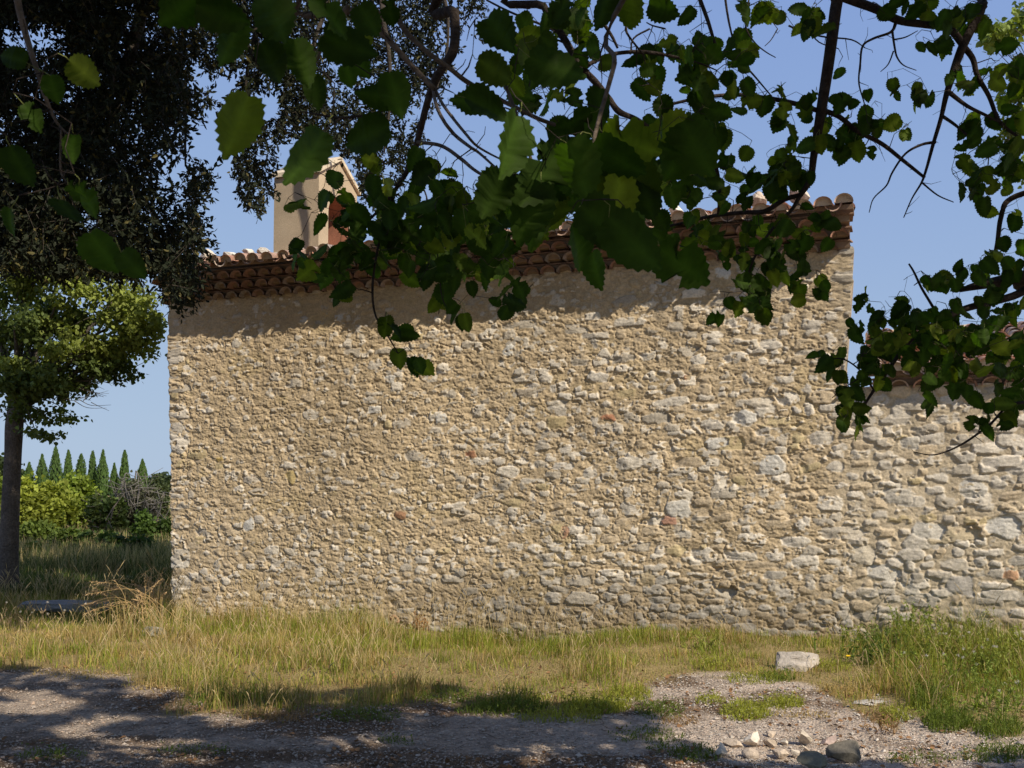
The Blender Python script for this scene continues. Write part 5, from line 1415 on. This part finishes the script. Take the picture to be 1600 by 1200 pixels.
# ------------------------------------------------------------------ stones
def px_rock(name, x, y, wpx, hpx, dep, seed, label, sink=.02, **kw):
    """stone whose base middle is seen at x,y; width and height in photo px"""
    c = ground(x, y); s = c[1] / F
    return rock(name, c + np.array([0, 0, -sink]), (wpx * s, dep * wpx * s, hpx * s), seed, label, **kw)
px_rock('cut_stone', 1246, 1046, 64, 39, .6, 11, 'pale squared stone block standing in the grass before the chapel wall', colr=(.47, .405, .33), keepbox=.80, cuts=4, rz=-.35, n1=.015, sink=.05, tilt=-.06)
FR = 'loose stones of the fire ring'
PALE = (.57, .49, .39); WARM = (.50, .40, .30); GREY = (.46, .37, .28); DARK = (.22, .20, .16)
for x, y, w_, h_, dp, sd, col, rz, lab, nm in (
    (1126, 1180, 34, 26, .9, 21, PALE, .3, 'pale angular stone at the far left end of the fire ring', 'fire_stone'),
    (1147, 1167, 28, 15, .9, 22, WARM, -.2, 'low warm-grey stone between the leftmost stone and the big pale one of the fire ring', 'fire_stone'),
    (1178, 1166, 40, 32, .8, 23, (.64, .56, .46), .5, 'biggest pale slanted stone, lightest of the fire ring, left of its middle', 'fire_stone'),
    (1203, 1150, 22, 15, .8, 24, WARM, .1, 'small pale stone at the back of the fire ring beside the big pale one', 'fire_stone'),
    (1177, 1180, 30, 18, .8, 25, GREY, .2, 'dull brown stone lying below the big pale one in the fire ring', 'fire_stone'),
    (1207, 1166, 24, 16, .9, 26, GREY, .7, 'small broken grey stone in the middle of the fire ring', 'fire_stone'),
    (1226, 1163, 26, 12, .8, 27, PALE, -.4, 'thin slanting pale chip in the middle of the fire ring', 'fire_stone'),
    (1218, 1183, 36, 20, .9, 28, WARM, .3, 'flat-topped brown stone at the front of the fire ring', 'fire_stone'),
    (1242, 1182, 24, 17, .8, 29, PALE, .1, 'small rounded pale stone at the front of the fire ring', 'fire_stone'),
    (1260, 1176, 14, 14, .9, 30, WARM, .0, 'smallest reddish stone tucked beside the dark front boulder of the fire ring', 'fire_stone'),
    (1257, 1163, 40, 34, .8, 31, (.52, .44, .34), -.5, 'upright rounded grey stone with a pointed top at the back of the fire ring', 'fire_stone'),
    (1278, 1203, 52, 42, .9, 32, (.19, .17, .12), .4, 'dark mossy boulder in the shade at the front right of the fire ring', 'fire_stone'),
    (1296, 1160, 40, 13, .7, 33, (.40, .30, .25), .1, 'flat pinkish slab lying behind the dark log-like stone', 'fire_stone'),
    (1327, 1188, 58, 32, .8, 34, (.13, .115, .09), -.1, 'long dark blackened stone at the right end of the fire ring', 'fire_stone')):
    tag(px_rock(nm, x, y, w_ * 1.28, h_ * 1.38, dp, sd, lab, sink=.008, colr=col, rz=rz, cuts=15, n1=.025, cutd=.30), None, None, FR)
px_rock('flat_stone', 1360, 1098, 62, 8, .5, 41, 'thin flat pale stone lying flush in the gravel beyond the fire ring', colr=(.52, .47, .41), cuts=6)
px_rock('field_stone', 240, 990, 44, 30, .8, 42, 'grey rounded stone half hidden in the dry grass near the chapel corner', colr=(.30, .27, .22), sink=.10)
px_rock('field_stone', 1565, 1003, 60, 9, .5, 43, 'long pale stone showing among the weeds at the right edge', colr=(.6, .55, .48), sink=-.22 + .2)
px_rock('field_stone', 790, 1178 + 12, 16, 7, .8, 45, 'small grey stone lying in the shaded gravel in the middle foreground', colr=(.42, .40, .37))

# loose stones weighing down the eave tiles of the chapel
def roof_rock(u, back, w_, h_, dp, seed, label, colr):
    zt = EAVE - .015 + (back) * SLOPE + .105
    p = W(u, .43 - back, zt)
    o = rock('roof_stone', p, (w_, dp, h_), seed, label, group='stones lying on the chapel eave', colr=colr, rz=math.atan2(Wd[1], Wd[0]), cuts=16, n1=.05)
def u_of(px, py):
    return wall_uv(px, py)[0]
for px, back, w_, h_, sd, col, lab in (
    (334, .30, .24, .17, 61, (.62, .54, .44), 'large pale roof stone with rusty lichen, leftmost on the eave'),
    (366, .32, .20, .11, 62, (.60, .57, .52), 'greyish roof stone, second from the left end of the eave'),
    (395, .34, .20, .11, 63, (.62, .57, .50), 'flat whitish roof stone between the rusty one and the bell gable'),
    (416, .36, .22, .13, 64, (.50, .47, .43), 'grey pitted roof stone against the left foot of the bell gable'),
    (468, .34, .22, .12, 65, (.52, .49, .45), 'grey pitted roof stone below the right side of the bell gable'),
    (1026, .34, .20, .21, 66, (.62, .55, .45), 'tall pointed roof stone above the middle-right of the eave'),
    (1058, .36, .20, .14, 67, (.66, .60, .52), 'rounded pale roof stone just right of the tall pointed one'),
    (1185, .34, .22, .19, 68, (.56, .45, .36), 'brownish roof stone toward the right end of the eave'),
    (1250, .36, .24, .20, 69, (.58, .48, .40), 'blocky roof stone nearest the right end of the eave')):
    roof_rock(u_of(px, 420 - (px - 340) * .09) - .0, back, w_, h_, .2, sd, lab, col)
